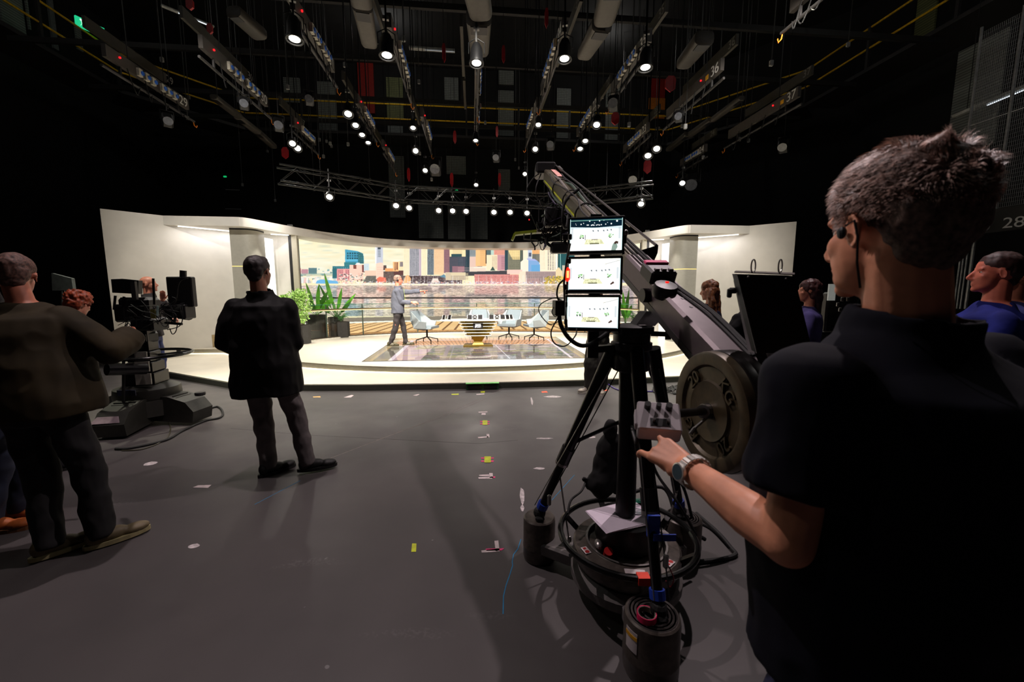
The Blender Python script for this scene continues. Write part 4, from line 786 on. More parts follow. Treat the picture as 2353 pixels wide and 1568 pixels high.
wx = mat('exit_white', (235,255,245), .4, emit=1.1, var=.01); MB().extrude([(-.04,-.035,0),(.04,-.035,.05),(.04,-.035,.015),(.13,-.035,.015),(.13,-.035,-.015),(.04,-.035,-.015),(.04,-.035,-.05)],(0,-.004,0)).build('arrow', wx, ex)
MB().box((.22,-.035,0),(.1,.004,.18)).build('door_mark', wx, ex); m = MB().ball((-.2,-.034,.07),(.025,.004,.025),8,6); m.bar((-.2,-.034,.05),(-.18,-.034,-.02),.02,.004); m.bar((-.18,-.034,-.02),(-.22,-.034,-.09),.018,.004); m.bar((-.18,-.034,-.02),(-.12,-.034,-.07),.018,.004); m.build('running_figure', wx, ex)
for i, (x, y) in enumerate([(517,406),(1049,438)]):
    o = MB().box((0,0,0), (.12,.05,.06), bev=.01).build('green_sign', mat('small_green_light',(20,150,90),.4,emit=.7,emit_rgb=(20,200,110))); o.location = V_(x, y, 8.0); tag(o, ['small green light low on the dark wall, left','small green light behind the truss centre'][i], 'sign')
for i, (x0,y0,x1,y1,ly) in enumerate([(518,436,550,437,450),(518,480,554,481,0)]):
    o = MB().bar(V_(x0,y0,8.1), V_(x1,y1,8.1), .03, .03).build('wall_pipe', mat('pale_pipe',(150,150,150),.4)); tag(o, ['short pale pipe on the back wall left of the truss','lower short pale pipe on the back wall above the set'][i], 'pipe')
# right side: bay numbers, mesh bay and frames
for s_, x, y, sz in (('30',2253,522,.24),('28',2329,512,.25)):
    p = U_(x, y, 9.0); o = textobj('bay_number', s_, sz*1.0, Matrix.Translation(p) @ Matrix.Rotation(ANG-math.pi/2+.45,4,'Z') @ Matrix.Rotation(math.pi/2,4,'X'), mat('bay_number_white',(190,190,190),.6), None, .004); tag(o, {'30':'painted bay number thirty, next to the head of the nearest person','28':'painted bay number twenty-eight near the right edge'}[s_], 'number')
bay = thing('mesh_bay', 'tall wire mesh storage bay on the right wall behind the operator', 'bay', (0,0,0)); fm = mat('galvanised_frame', (150,152,155), .4, .5)
A0 = U_(2200,500,9.15); A1 = U_(2500,500,9.15); up_ = lambda p, z: Vector((p.x,p.y,z))
m = MB(); n = 62
for k in range(n+1): p = A0.lerp(A1, k/n); m.tube([up_(p,3.0), up_(p,6.2)], .004, 3)
for k in range(48): z = 3.0+3.2*k/47; m.tube([up_(A0,z), up_(A1,z)], .004, 3)
mo = m.build('wire_mesh', mat('mesh_wire',(120,120,122),.5,.5), bay); mo['kind'] = 'stuff'
for k in (0,.34,.68,1): p = A0.lerp(A1,k); MB().tube([up_(p,2.6), up_(p,6.3)], .022, 8).build('frame_post', fm, bay)
for z in (4.6,): MB().tube([up_(A0,z), up_(A1,z)], .01, 6).build('cross_rail', fm, bay)
MB().box(((A0.x+A1.x)/2,(A0.y+A1.y)/2,2.78),(.08,(A0-A1).length,.4),Matrix.Rotation(ANG,3,'Z')).build('number_board', wallm, bay)
pp = thing('wall_pipes', 'bundle of pale vertical pipes low on the right wall', 'pipes', (0,0,0))
for i, x in enumerate((2206,2213,2221,2233)):
    p = U_(x, 600, 9.3); MB().tube([up_(p,1.2), up_(p,2.7)], .015 if i < 3 else .025, 8).build('pipe', fm, pp)
# teal lit screen at the right edge
def paint_teal():
    C = Canvas(0,0,1,1,120,(86,150,165)); C.rect(0,.0,1,.16,(120,190,205)); C.rect(0,.45,1,.55,(190,225,235)); C.rect(0,.55,1,1,(60,120,130))
    for k in range(9): C.rect(.1+k*.1,.55,.13+k*.1,.85,(225,235,225) if k%2 else (225,215,90))
    for k in range(4): C.line(0,.2+.05*k,1,.05+.08*k,.012,(30,60,70))
    return C
tc_ = paint_teal(); g = 60; xs, ys = np.meshgrid(np.linspace(0,1,g), np.linspace(0,1,g)); a = U_(2318,600,8.6); b = U_(2520,600,8.6)
tsn = thing('wall_screen', 'teal glowing screen on the right wall at the edge of the view', 'screen', (0,0,0)); z1, z0 = 1.98, 1.2
V3 = np.stack([(a.x+(b.x-a.x)*xs).ravel(), (a.y+(b.y-a.y)*xs).ravel(), (z1+(z0-z1)*ys).ravel()],1)
attr_mesh('screen', V3, grid_faces(g,g), srgb2lin(tc_.sample(xs.ravel(),ys.ravel()))*.45, tsn); c = (a+b)/2; nrm = Vector((-(b-a).y,(b-a).x,0)).normalized()
if nrm.x < 0: nrm = -nrm
MB().bar(Vector((a.x,a.y,1.59))+nrm*.06, Vector((b.x,b.y,1.59))+nrm*.06, .08, .8).build('housing', black, tsn)

# ------------------------------------------------------------------ tape and marks on the floor
pinkt = mat('pink_tape', (240,60,130), .6); whitet = mat('white_tape', (222,205,205), .6); yelt = mat('yellow_tape', (205,215,40), .6); redt = mat('orange_tape', (235,90,50), .6)
def tape(pts, mt, lab, name='floor_tape', w_=None, grp=None):
    q = [F(x,y) for x,y in pts]; o = MB().extrude([(p.x,p.y,.0005) for p in q], (0,0,.0012)).build(name, mt); tag(o, lab, 'tape', grp); return o
def tape2(xc, yc, L_, D_, mt, lab, rot=0):
    c = F(xc,yc); o = MB().box((0,0,.0012), (L_,D_,.0014)).build('floor_tape', mt); o.location = (c.x,c.y,0); o.rotation_euler.z = rot; tag(o, lab, 'tape'); return o
tape([(443,1121),(455,1116),(486,1115),(478,1122)], whitet, 'white tape strip on the floor right of the left group')
tape([(947,1250),(957,1250),(956,1269),(945,1269)], yelt, 'bright yellow tape strip on the floor left of the crane')
tape([(1106,1266),(1144,1262),(1143,1269),(1107,1271)], whitet, 'longest white tape strip, nearest the camera'); tape([(1136,1244),(1145,1243),(1148,1268),(1139,1268)], whitet, 'upright white tape of the nearest L-shaped mark'); tape([(1116,1262),(1159,1261),(1152,1266),(1118,1267)], pinkt, 'pink tape strip under the nearest white L mark')
tape([(1099,1098),(1131,1096),(1131,1101),(1100,1101)], whitet, 'white tape of the second nearest L mark'); tape([(1124,1088),(1132,1088),(1133,1099),(1125,1099)], whitet, 'upright of the second nearest L mark'); tape([(1101,1092),(1124,1091),(1124,1095),(1101,1095)], whitet, 'short white strip above the second L mark'); tape([(1128,1096),(1138,1096),(1138,1099),(1128,1099)], pinkt, 'short pink strip at the second nearest L mark')
for (x, y, s, nm) in [(1120,1057,1,'nearest'),(1114,972,.75,'middle')]:
    tape([(x-15*s,y-5*s),(x+15*s,y-5*s),(x+14*s,y-2*s),(x-14*s,y-2*s)], pinkt, nm+' pair of pink strips, far strip'); tape([(x-15*s,y+2*s),(x+15*s,y+2*s),(x+14*s,y+5*s),(x-14*s,y+5*s)], pinkt, nm+' pair of pink strips, near strip')
    o = tape([(x-7*s,y-7*s),(x+8*s,y-7*s),(x+8*s,y+7*s),(x-7*s,y+7*s)], yelt, nm+' yellow tape square over two pink strips'); o.location.z = .002
tape([(1098,1005),(1122,1003),(1122,1006),(1099,1008)], whitet, 'white floor tape third from the camera'); tape([(1118,998),(1124,998),(1125,1006),(1119,1006)], whitet, 'upright of the third L mark'); tape([(1099,947),(1120,946),(1120,948),(1100,949)], whitet, 'white floor tape fourth from the camera'); tape([(1107,950),(1116,950),(1116,954),(1106,954)], whitet, 'small white square under the fourth mark')
tape([(949,909),(962,906),(964,907),(957,910)], whitet, 'small white tape by the stage, left of centre'); tape([(1037,906),(1054,905),(1054,908),(1038,908)], yelt, 'small yellow tape by the stage edge'); tape([(1094,906),(1113,905),(1113,907),(1095,908)], whitet, 'small white tape by the green port'); tape([(1104,900),(1114,899),(1114,903),(1105,903)], yelt, 'small yellow tape by the green port'); tape([(719,912),(736,911),(737,914),(720,914)], mat('peach_tape',(230,180,110),.6), 'peach tape on the floor right of the standing man'); tape([(790,914),(808,908),(813,909),(806,914)], whitet, 'pinkish tape right of the standing man'); tape([(1244,900),(1256,899),(1259,903),(1245,903)], redt, 'salmon tape near the stage, right'); tape([(1381,897),(1398,895),(1398,899),(1383,899)], redt, 'salmon tape beside the crane leg')
bluec = mat('blue_chalk', (30,130,180), .8); ch_ = mat('pale_chalk', (150,140,135), .9)
def chalk(pts, wd, mt, lab):
    q = [F(x,y) for x,y in pts]; o = MB().tube([(p.x,p.y,.0006) for p in q], wd, 4).build('chalk_line', mt); o.scale.z = .3; tag(o, lab, 'chalk line'); return o
chalk([(1197,1240),(1190,1262),(1180,1275),(1177,1292),(1178,1300),(1172,1320),(1163,1345),(1157,1370),(1156,1412)], .0035, bluec, 'wavy blue chalk line beside the crane base'); chalk([(1320,1092),(1268,1150)], .003, bluec, 'short blue chalk line behind the crane leg'); chalk([(585,1160),(690,1105)], .003, bluec, 'faint blue chalk line behind the standing man')
chalk([(700,1076),(1000,962),(1160,893)], .0035, ch_, 'long straight scratch running towards the stage'); chalk([(865,1012),(1020,958),(1120,915)], .0035, ch_, 'second long scratch parallel to the first'); chalk([(530,985),(700,1000),(1100,1020),(1190,1012)], .0018, mat('floor_seam',(30,28,28),.8), 'dark seam line across the floor')
chk = mat('white_chalk_smudge', (205,195,195), .9, nscale=30, var=.3)
for i, (x, y, rx, ry) in enumerate([(445,1256,16,5),(1200,1140,6,22),(1200,1168,5,9),(1240,1077,16,3),(1355,1005,16,3),(1250,1008,22,2),(1330,1009,22,2),(1222,922,3,10),(1270,912,22,3),(345,1066,14,5)]):
    c = F(x,y); a = F(x+rx,y); b = F(x,y-ry); o = MB().add([(math.cos(k*.52)*(a-c).length*random.uniform(.7,1), math.sin(k*.52)*(b-c).length*random.uniform(.6,1), 0) for k in range(12)], [tuple(range(12))]).build('chalk_patch', chk); o.location = (c.x,c.y,.001); tag(o, ['white worn spot by the shadow of the left man','long pale worn patch near the left crane foot','short pale worn patch near the left crane foot','thin pale patch right of the tape marks','pale patch left of the black bag','pale dash left of the crane leg','second pale dash left of the crane leg','small pale mark near the stage','pale ring-like scuff near the stage','pale scuff behind the left group'][i], 'mark')

# ------------------------------------------------------------------ people
def oval(mb, rings, n=22, e=.93):      # rings (x, y, z, rx, ry), closed loft
    vs = []
    for (x, y, z, rx, ry) in rings:
        for k in range(n):
            a = 2*math.pi*k/n; c, s = math.cos(a), math.sin(a); vs.append((x+math.copysign(abs(c)**e, c)*rx, y+math.copysign(abs(s)**e, s)*ry, z))
    K = len(rings); return mb.add(vs, [(i*n+k, i*n+(k+1)%n, (i+1)*n+(k+1)%n, (i+1)*n+k) for i in range(K-1) for k in range(n)]+[tuple(range(n))[::-1], tuple((K-1)*n+k for k in range(n))])
def limb(mb, pts, rs, ends=(1,1), n=14):
    pts = [Vector(p) for p in pts]
    for i in range(len(pts)-1): mb.tube([pts[i], pts[i+1]], [rs[i], rs[i+1]], n)
    for i, p in enumerate(pts):
        if (i == 0 and not ends[0]) or (i == len(pts)-1 and not ends[1]): continue
        mb.ball(p, rs[i], n, 8)
    return mb
def bake(mb, name, voxel, mt, parent=None, smooth=3, fold=0, fs=7, seed=0, st=(1,1,1)):
    me = bpy.data.meshes.new('t'); me.from_pydata(mb.v, [], mb.f); bm = bmesh.new(); bm.from_mesh(me)
    bmesh.ops.remove_doubles(bm, verts=bm.verts, dist=1e-5); bmesh.ops.recalc_face_normals(bm, faces=bm.faces); bm.to_mesh(me); bm.free()
    t = bpy.data.objects.new('t', me); COL.objects.link(t)
    m = t.modifiers.new('r', 'REMESH'); m.mode = 'VOXEL'; m.voxel_size = voxel; m.adaptivity = 0
    if smooth: q = t.modifiers.new('s', 'SMOOTH'); q.factor = .5; q.iterations = smooth
    dg = bpy.context.evaluated_depsgraph_get(); out = bpy.data.meshes.new_from_object(t.evaluated_get(dg)); bpy.data.objects.remove(t); bpy.data.meshes.remove(me)
    if fold:
        n = len(out.vertices); co = np.empty(n*3, np.float32); out.vertices.foreach_get('co', co); no = np.empty(n*3, np.float32); out.vertex_normals.foreach_get('vector', no); co = co.reshape(-1,3); no = no.reshape(-1,3)
        d = np.array([noise.noise((x*fs*st[0]+seed, y*fs*st[1], z*fs*st[2])) - abs(noise.noise((x*fs*1.7*st[0], y*fs*1.7+seed, z*fs*.9*st[2])))*.7 for x, y, z in co.tolist()], np.float32)
        out.vertices.foreach_set('co', (co+no*(d*fold)[:,None]).ravel())
    out.polygons.foreach_set('use_smooth', np.ones(len(out.polygons), bool)); out.materials.clear(); out.materials.append(mt); out.update()
    o = bpy.data.objects.new(name, out); COL.objects.link(o)
    if parent is not None: o.parent = parent
    return o
def ik(S, T, l1, l2, pole):
    S, T = Vector(S), Vector(T); d = T-S; D = d.length
    if D > (l1+l2)*.995: T = S+d*((l1+l2)*.995/D); d = T-S; D = d.length
    a = (l1*l1-l2*l2+D*D)/(2*D); h = math.sqrt(max(0, l1*l1-a*a)); u = d.normalized(); p = Vector(pole); p = (p-u*p.dot(u)).normalized(); return S+u*a+p*h, T
def hand_prims(mb, W_, d, pn, side, k=1.0, curl=(.5,.55,.4), spread=.0, thumb=None, curls=None):
    W_ = Vector(W_); d = Vector(d).normalized(); pn = Vector(pn); pn = (pn-d*pn.dot(d)).normalized(); lat = d.cross(pn)*side   # lat points to the thumb side
    offs_ = (.029,.010,-.010,-.028); kn = []
    for i, o in enumerate(offs_):
        b = W_+d*(.088-.004*abs(i-1))*k+lat*o*k; kn.append(b); limb(mb, [W_+lat*o*.5*k+d*.012*k, b], [.017*k, .0125*k], n=10)
    limb(mb, [W_+d*.03*k+lat*.018*k+pn*.006*k, W_+d*.055*k+lat*.02*k+pn*.006*k], [.02*k,.015*k], n=10)
    for i, b in enumerate(kn):
        L3 = [x*k*(1.0,1.1,1.03,.8)[i] for x in (.043,.027,.021)]; cc = (curls[i] if curls else curl); ang = 0; p = b; pts = [b]; sp = (1.5-i)*spread
        for j in range(3):
            ang += cc[j]; dd = (d*math.cos(ang)+pn*math.sin(ang)+lat*sp*.5).normalized(); p = p+dd*L3[j]; pts.append(p)
        limb(mb, pts, [.0098*k,.0088*k,.008*k,.0068*k], n=8)
    tb = W_+d*.022*k+lat*.026*k+pn*.004*k; th = thumb or (d*.72+lat*.55+pn*.35); th = Vector(th).normalized(); t1 = tb+th*.042*k; t2 = t1+(th*.8+d*.5).normalized()*.032*k; t3 = t2+(th*.6+d*.7).normalized()*.024*k
    limb(mb, [tb, t1, t2, t3], [.016*k,.0118*k,.0102*k,.0082*k], n=8)
def head_prims(mb, c, R, k=1.0, jaw=1.0):
    def B(p, r): mb.ball(Vector(c)+R @ (Vector(p)*k), [x*k for x in r], 18, 12, R)
    B((0,-.012,.035),(.075,.096,.083)); B((0,-.045,.0),(.062,.055,.065)); B((0,.03,-.03),(.061*jaw,.058,.085)); B((0,.04,-.075),(.048*jaw,.045,.034)); B((0,.072,-.096),(.02,.019,.016))
    for s in (-1,1):
        B((s*.036,.052,-.02),(.024,.024,.026)); B((s*.024,.068,.026),(.028,.013,.012)); B((s*.010,.094,-.036),(.0075,.010,.006))
        E_ = Matrix.Rotation(s*.35,3,'Z') @ Matrix.Rotation(-.2,3,'X')
        cc = Vector(c)+R @ (Vector((s*.078,-.008,-.004))*k); Re = R @ E_
        pts = [cc+Re @ (Vector((s*.006, math.sin(a)*.015*k, math.cos(a)*(.029 if math.cos(a) > 0 else .026)*k))) for a in [2*math.pi*i/10 for i in range(11)]]
        mb.tube(pts, .0036*k, 6, True); mb.ball(cc, (.004*k,.013*k,.024*k), 8, 6, Re); mb.ball(cc+Re @ Vector((s*.003,.002,-.024))*k, (.004*k,.007*k,.008*k), 8, 6, Re)
    limb(mb, [Vector(c)+R @ (Vector((0,.082,.018))*k), Vector(c)+R @ (Vector((0,.110,-.026))*k)], [.008*k,.0105*k], n=10)
    B((0,.106,-.033),(.0115,.0105,.009)); B((0,.084,-.059),(.023,.010,.0055)); B((0,.081,-.069),(.020,.011,.0065)); B((0,.076,-.05),(.028,.014,.016))
SK = {}
def skin(rgb, name):
    return mat(name, rgb, .5, var=.16, nscale=14, bump=.12, bscale=260, sss=.05)
def shoe(p, yaw, mt, sole, k, parent, lab=None, stripes=None, tilt=0):
    M = Matrix.Translation(p) @ Matrix.Rotation(yaw,4,'Z') @ Matrix.Rotation(tilt,4,'X'); mb = MB(); T = lambda q: M @ Vector(q)
    R3 = M.to_3x3(); mb.ball(T((0,-.03,.06)),(.042*k,.05*k,.055*k),14,10,R3); mb.ball(T((0,.04,.05)),(.045*k,.08*k,.042*k),14,10,R3); mb.ball(T((0,.14,.038)),(.048*k,.075*k,.032*k),14,10,R3); mb.ball(T((0,.0,.09)),(.04*k,.05*k,.035*k),14,10,R3)
    o = bake(mb, 'shoe', .007, mt, parent, 2); outl = []
    for a in range(20):
        t = 2*math.pi*a/20; y = math.cos(t); x = math.sin(t); outl.append(T((x*(.048+.006*y)*k, .065*k+y*.155*k, 0)))
    MB().extrude(outl, R3 @ Vector((0,0,.026*k))).build('sole', sole, o)
    if stripes:
        for j in range(3): MB().bar(T((.047*k,.05+.025*j,.085-.01*j)), T((.055*k,.02+.025*j,.03)), .008, .004).build('stripe', stripes, o)
        for j in range(3): MB().bar(T((-.047*k,.05+.025*j,.085-.01*j)), T((-.055*k,.02+.025*j,.03)), .008, .004).build('stripe', stripes, o)
    return o
def hair_mesh(root, c, R, k, style, mt, vox=.006, seed=1):
    mb = MB(); B = lambda p, r: mb.ball(Vector(c)+R @ (Vector(p)*k), [x*k for x in r], 16, 10, R)
    if style in ('short','crop','spiky'):
        g = {'short':1.05,'crop':1.0,'spiky':1.03}[style]; B((0,-.02,.052),(.081*g,.1*g,.08*g)); B((0,-.055,.02),(.074*g,.062*g,.075*g)); B((0,-.055,-.035),(.055,.045,.045))
        if style == 'spiky': B((0,.03,.095),(.055,.05,.035))
        fold, fs = .0045, 42
    elif style == 'curly':
        rnd = random.Random(seed); B((0,-.02,.05),(.088,.105,.088)); B((0,-.05,-.01),(.085,.07,.08))
        for i in range(90):
            a = rnd.uniform(0,6.28); z = rnd.uniform(-.5,1); r_ = math.sqrt(1-z*z); p = Vector((.09*r_*math.cos(a), -.022+.108*r_*math.sin(a), .045+.092*z))
            if p.y > .055 and p.z < .08: continue
            B(p, (.017,.017,.017))
        fold, fs = .008, 50
    elif style == 'long':
        B((0,-.02,.05),(.088,.108,.09)); B((0,-.055,-.02),(.092,.075,.1)); 
        for s in (-1,0,1): limb(mb, [Vector(c)+R @ (Vector(q)*k) for q in [(s*.06,-.04,0),(s*.085,-.05,-.1),(s*.08,-.06,-.2),(s*.06,-.075,-.29)]], [.045*k,.048*k,.045*k,.025*k], n=12)
        fold, fs = .012, 26
    elif style == 'updo':
        B((0,-.02,.05),(.09,.108,.09)); B((0,-.05,-.01),(.085,.07,.09)); limb(mb, [Vector(c)+R @ (Vector(q)*k) for q in [(0,-.07,0),(.02,-.09,-.1),(.03,-.09,-.22)]], [.06*k,.055*k,.035*k]); fold, fs = .012, 30
    return bake(mb, 'hair', vox, mt, root, 1, fold*k, fs, seed, (1,1,.6))
def strands(root, c, R, k, mt, n, L_, seed=3, r_=.0011, region=None):
    rnd = random.Random(seed); m = MB(); C = Vector((0,-.02,.05)); rr_ = Vector((.086,.105,.084))
    for i in range(n):
        a = rnd.uniform(0,6.283); z = rnd.uniform(-.75,1); q = math.sqrt(1-z*z); p = Vector((q*math.cos(a), q*math.sin(a), z)); P0 = C+Vector((p.x*rr_.x,p.y*rr_.y,p.z*rr_.z))*.985
        if P0.y > .05 and P0.z < .072: continue
        if P0.z < .0 and P0.y > -.03: continue
        cl = noise.noise_vector(P0*26)*.9; d = (p*.75+Vector((0,.45,-.15))*(1 if z > 0 else -.2)+cl).normalized(); l = L_*rnd.uniform(.6,1.2)*(.45+.55*max(0,z+.25)); s = d.orthogonal().normalized()*r_
        q0, q1, q2 = P0, P0+d*l*.6, P0+(d+Vector((0,.25,-.3))).normalized()*l; W3 = [Vector(c)+R @ (x*k) for x in (q0-s,q0+s,q1+s*.8,q1-s*.8,q2)]; m.add(W3, [(0,1,2,3),(3,2,4)])
    o = m.build('hair_strands', mt, root); o['kind'] = 'stuff'; return o

def person(label, loc, yaw, H=1.76, lean=(0,0), head=(0,0,0), hands=None, feet=None, top=None, bottom=(30,30,34), shoes=((20,20,20),(30,30,30)), sk=(196,132,104), hair=None, vox=.0085, armk=1.0, wide=1.0, fem=False, hipoff=(0,0), hoff=(0,0,0), hh=.93, eyes=True, group=None):
    k = H/1.78; M = Matrix.Translation(loc) @ Matrix.Rotation(yaw,4,'Z'); Mi = M.inverted(); skm = skin(sk, 'skin_%d_%d' % (sk[0], sk[1]))
    hx, hy = hipoff; lx, ly = lean
    def at(z, x=0, y=0):   # spine offset at height z (unit body)
        t = max(0, (z-.93)/.57); return Vector(((hx+lx*t)+x, (hy+ly*t)+y, z))
    wd = wide*(.92 if fem else 1); sh_w = .185*wd; b = MB()
    rb = [(.84,.15,.10),(.93,.165,.112),(1.06,.138,.098),(1.2,.15,.108),(1.32,.17,.115),(1.41,.165,.10),(1.47,.10,.075),(1.5,.055,.055)]
    oval(b, [(at(z).x*k, at(z).y*k, z*k, rx*k*wd, ry*k*wd) for z, rx, ry in rb])
    hz = math.radians; R = (Matrix.Rotation(hz(head[0]),3,'Z') @ Matrix.Rotation(hz(head[1]),3,'X') @ Matrix.Rotation(hz(head[2]),3,'Y')); hc = (at(1.5)+Vector((0,.015,.168))+Vector(hoff))*k
    limb(b, [at(1.44)*k, hc+R @ Vector((0,-.025,-.05))*k], [.062*k*(.85 if fem else 1),.055*k*(.85 if fem else 1)]); head_prims(b, hc, R, k, .9 if fem else 1)
    J = {}
    for s, nm in ((-1,'L'),(1,'R')):
        S = (at(1.405)+Vector((s*sh_w,-.005,0)))*k; hd = (hands or {}).get(nm) or {}
        T = hd.get('w'); T = (Mi @ Vector(T)) if T is not None else (Vector(hd['l'])*k if 'l' in hd else (at(.86)+Vector((s*.27,.06,0)))*k)
        if 'e' in hd: E = Mi @ Vector(hd['e'])
        else: E, T = ik(S, T, .295*k*armk, .265*k*armk, hd.get('pole', (s*.6,-.6,-.5)))
        limb(b, [S+Vector((0,0,-.01*k)), E, T], [.044*k,.040*k,.028*k]); b.ball(S.lerp(E,.4), (.048*k,)*3); limb(b, [E, E.lerp(T,.3), T], [.038*k,.043*k,.027*k])
        dr = hd.get('d'); dr = (Mi.to_3x3() @ Vector(dr)) if dr is not None else (T-E); pn = hd.get('n'); pn = (Mi.to_3x3() @ Vector(pn)) if pn is not None else Vector((-s,0,0))
        th = hd.get('thumb'); th = (Mi.to_3x3() @ Vector(th)) if th is not None else None
        hand_prims(b, T, dr, pn, hd.get('side', -s), k, hd.get('curl', (.35,.45,.3)), hd.get('spread', 0), th, hd.get('curls')); J[nm] = (S, E, T)
    FT = {}
    for s, nm in ((-1,'L'),(1,'R')):
        hp = Vector(((hx+s*.088*wd), hy, .88))*k; fd = (feet or {}).get(nm, {}); A_ = Vector(fd.get('p', (s*.11, 0, 0)))*1.0
        if 'w' in fd: A_ = Mi @ Vector(fd['w'])
        A_ = Vector((A_.x, A_.y, A_.z+.085*k)); K_, A_ = ik(hp, A_, .402*k, .402*k, fd.get('pole', (s*.12,1,0))); limb(b, [hp, K_, A_], [.085*k,.055*k,.038*k]); limb(b, [K_, K_.lerp(A_,.3), A_], [.05*k,.056*k,.036*k])
        fy = math.radians(fd.get('yaw', -s*8)); d = Vector((-math.sin(fy), math.cos(fy), 0)); limb(b, [A_, A_+d*.06*k+Vector((0,0,-.04*k)), A_+d*.14*k+Vector((0,0,-.06*k))], [.034*k,.03*k,.022*k]); FT[nm] = (hp, K_, A_, fy)
    body = bake(b, 'person', vox, skm, None, 3 if vox > .006 else 6); body.matrix_world = M; tag(body, label, 'person', group)
    if eyes:
        ew = mat('eye_white', (190,180,172), .3); ei = mat('eye_iris', (50,40,34), .2)
        for s in (-1,1):
            c = hc+R @ Vector((s*.030,.061,.007))*k; eo = MB().ball(c, .0118*k, 12, 8).build('eye', ew, body, True); MB().ball(c+R @ Vector((0,.0098,0))*k, .0042*k, 8, 6).build('iris', ei, eo, True)
    top = top or {}; bulk = top.get('bulk', .03); hem = top.get('hem', .86); tm = top['mat']; t = MB(); fl = top.get('flare', 0)
    rt = [(hem,.168+fl,.122+fl),(.93,.172+fl*.8,.122+fl*.8),(1.06,.155+top.get('belly',0),.112+top.get('belly',0)),(1.2,.16+top.get('belly',0)*.7,.118+top.get('belly',0)*.5),(1.32,.178,.124),(1.41,.168,.104),(1.45,.14,.082),(1.485,.092,.068),(1.51,.05,.05)]
    oval(t, [(at(z).x*k, at(z).y*k, z*k, (rx+bulk*(.8 if z < 1.43 else .25))*k*wd, (ry+bulk*(1 if z < 1.43 else .3))*k*wd) for z, rx, ry in rt])
    s_of = {'L':-1,'R':1}
    for nm in ('L','R'):
        S, E, T = J[nm]; a = .060+bulk*.42; c_ = .036+bulk*.65
        if top.get('sleeve', 'long') == 'short': e = S.lerp(E, .68); limb(t, [S, e], [a*k*1.05, (a+.006)*k], (1,0))
        elif top.get('sleeve') == 'rolled': limb(t, [S, E, E.lerp(T,.35)], [a*k,(a*.8)*k,(c_+.01)*k], (1,0))
        else: S2 = S+Vector((-s_of[nm]*.012*k,0,-.016*k)); limb(t, [S2, S2.lerp(E,.45), E, E.lerp(T,.93)], [a*.93*k,a*k,(a*.86)*k,c_*k], (1,0))
    if top.get('collar'):
        cc = at(1.5)*k; r_ = (.068+bulk*.3)*k; t.lathe([(r_,-.045*k),(r_*1.25,-.04*k),(r_*1.12,.035*k),(r_*.98,.035*k)], cc, 20, Matrix.Rotation(.15,3,'X'), closed=True)
    if top.get('hood'): t.ball((at(1.42)+Vector((0,-.12,0)))*k, (.13*k,.05*k,.08*k))
    tp_ = bake(t, top.get('name','jacket'), top.get('vox', .011), tm, body, 7, top.get('fold', .014), top.get('fs', 6), top.get('seed', 1), (1,1,1.3))
    bt = MB(); oval(bt, [(hx*k,hy*k,z*k,rx*k*wd,ry*k*wd) for z, rx, ry in [(.8,.15,.115),(.88,.18,.128),(1.0,.168,.12),(1.05,.16,.11)]])
    for nm in ('L','R'):
        hp, K_, A_, fy = FT[nm]; w_ = top.get('leg', 1.0); limb(bt, [hp, K_, A_+Vector((0,0,-.035*k))], [.098*k,.074*k*w_,.06*k*w_], (1,0)); limb(bt, [K_, K_.lerp(A_,.35)], [.07*k*w_,.068*k*w_])
    bake(bt, 'trousers', .011, bottom if not isinstance(bottom, tuple) else mat('trousers_%d_%d_%d' % bottom, bottom, .85, var=.25, nscale=9, bump=.2, bscale=300), body, 2, .014, 8, 4, (1,1,1.4))
    for nm in ('L','R'):
        hp, K_, A_, fy = FT[nm]; st_ = shoes[2] if len(shoes) > 2 else None
        shoe((A_.x, A_.y, A_.z-.085*k), fy, mat('shoe_%d_%d_%d' % shoes[0], shoes[0], .6), mat('sole_%d_%d_%d' % shoes[1], shoes[1], .7), k, body, None, st_)
    if hair: hair_mesh(body, hc, R, k, hair[0], hair[1], hair[2] if len(hair) > 2 else .007)
    return body, dict(hc=hc, R=R, k=k, J=J, FT=FT, top=tp_, M=M)
def cloth(name, rgb, var=.25, rough=.85, ns=7): return mat(name, rgb, rough, var=var, nscale=ns, bump=.15, bscale=350, spec=.18)

# operator, large in the foreground
olx = Vector
OPW = tuple(P(1580,1075,.85)); OPE = (.445,.60,1.10)
op, I = person('nearest person in a dark navy T-shirt with short greying hair, holding the crane control box', (.70,.68,0), math.radians(14), 1.71, lean=(-.03,.0), hoff=(-.045,0,0), head=(-5,-3,0),
   hands={'L':{'w':OPW,'e':OPE,'d':(-.42,.75,.16),'n':(.55,.25,-.8),'side':1,'curls':[(.35,.55,.35),(1.0,1.0,.6),(1.15,1.1,.7),(1.2,1.1,.7)],'thumb':(.12,.75,.6)},'R':{'l':(.33,.12,.92)}},
   feet={'L':{'p':(-.12,.05,0)},'R':{'p':(.14,-.03,0)}}, top=dict(mat=cloth('navy_tshirt',(11,12,24),.2), name='t_shirt', sleeve='short', bulk=.045, belly=.04, flare=.02, hem=.84, fold=.012, fs=7, vox=.008, collar=True), bottom=(24,28,60), sk=(236,160,124), hair=('short', mat('greying_hair',(112,90,80),.7,var=.5,nscale=120,bump=.8,bscale=160), .0045), vox=.0042, wide=1.1)
strands(op, I['hc'], I['R'], I['k'], mat('highlight_strands',(205,172,158),.5,var=.5,nscale=90), 9000, .022)  # pale strand colour carries the pinkish highlights on the hair
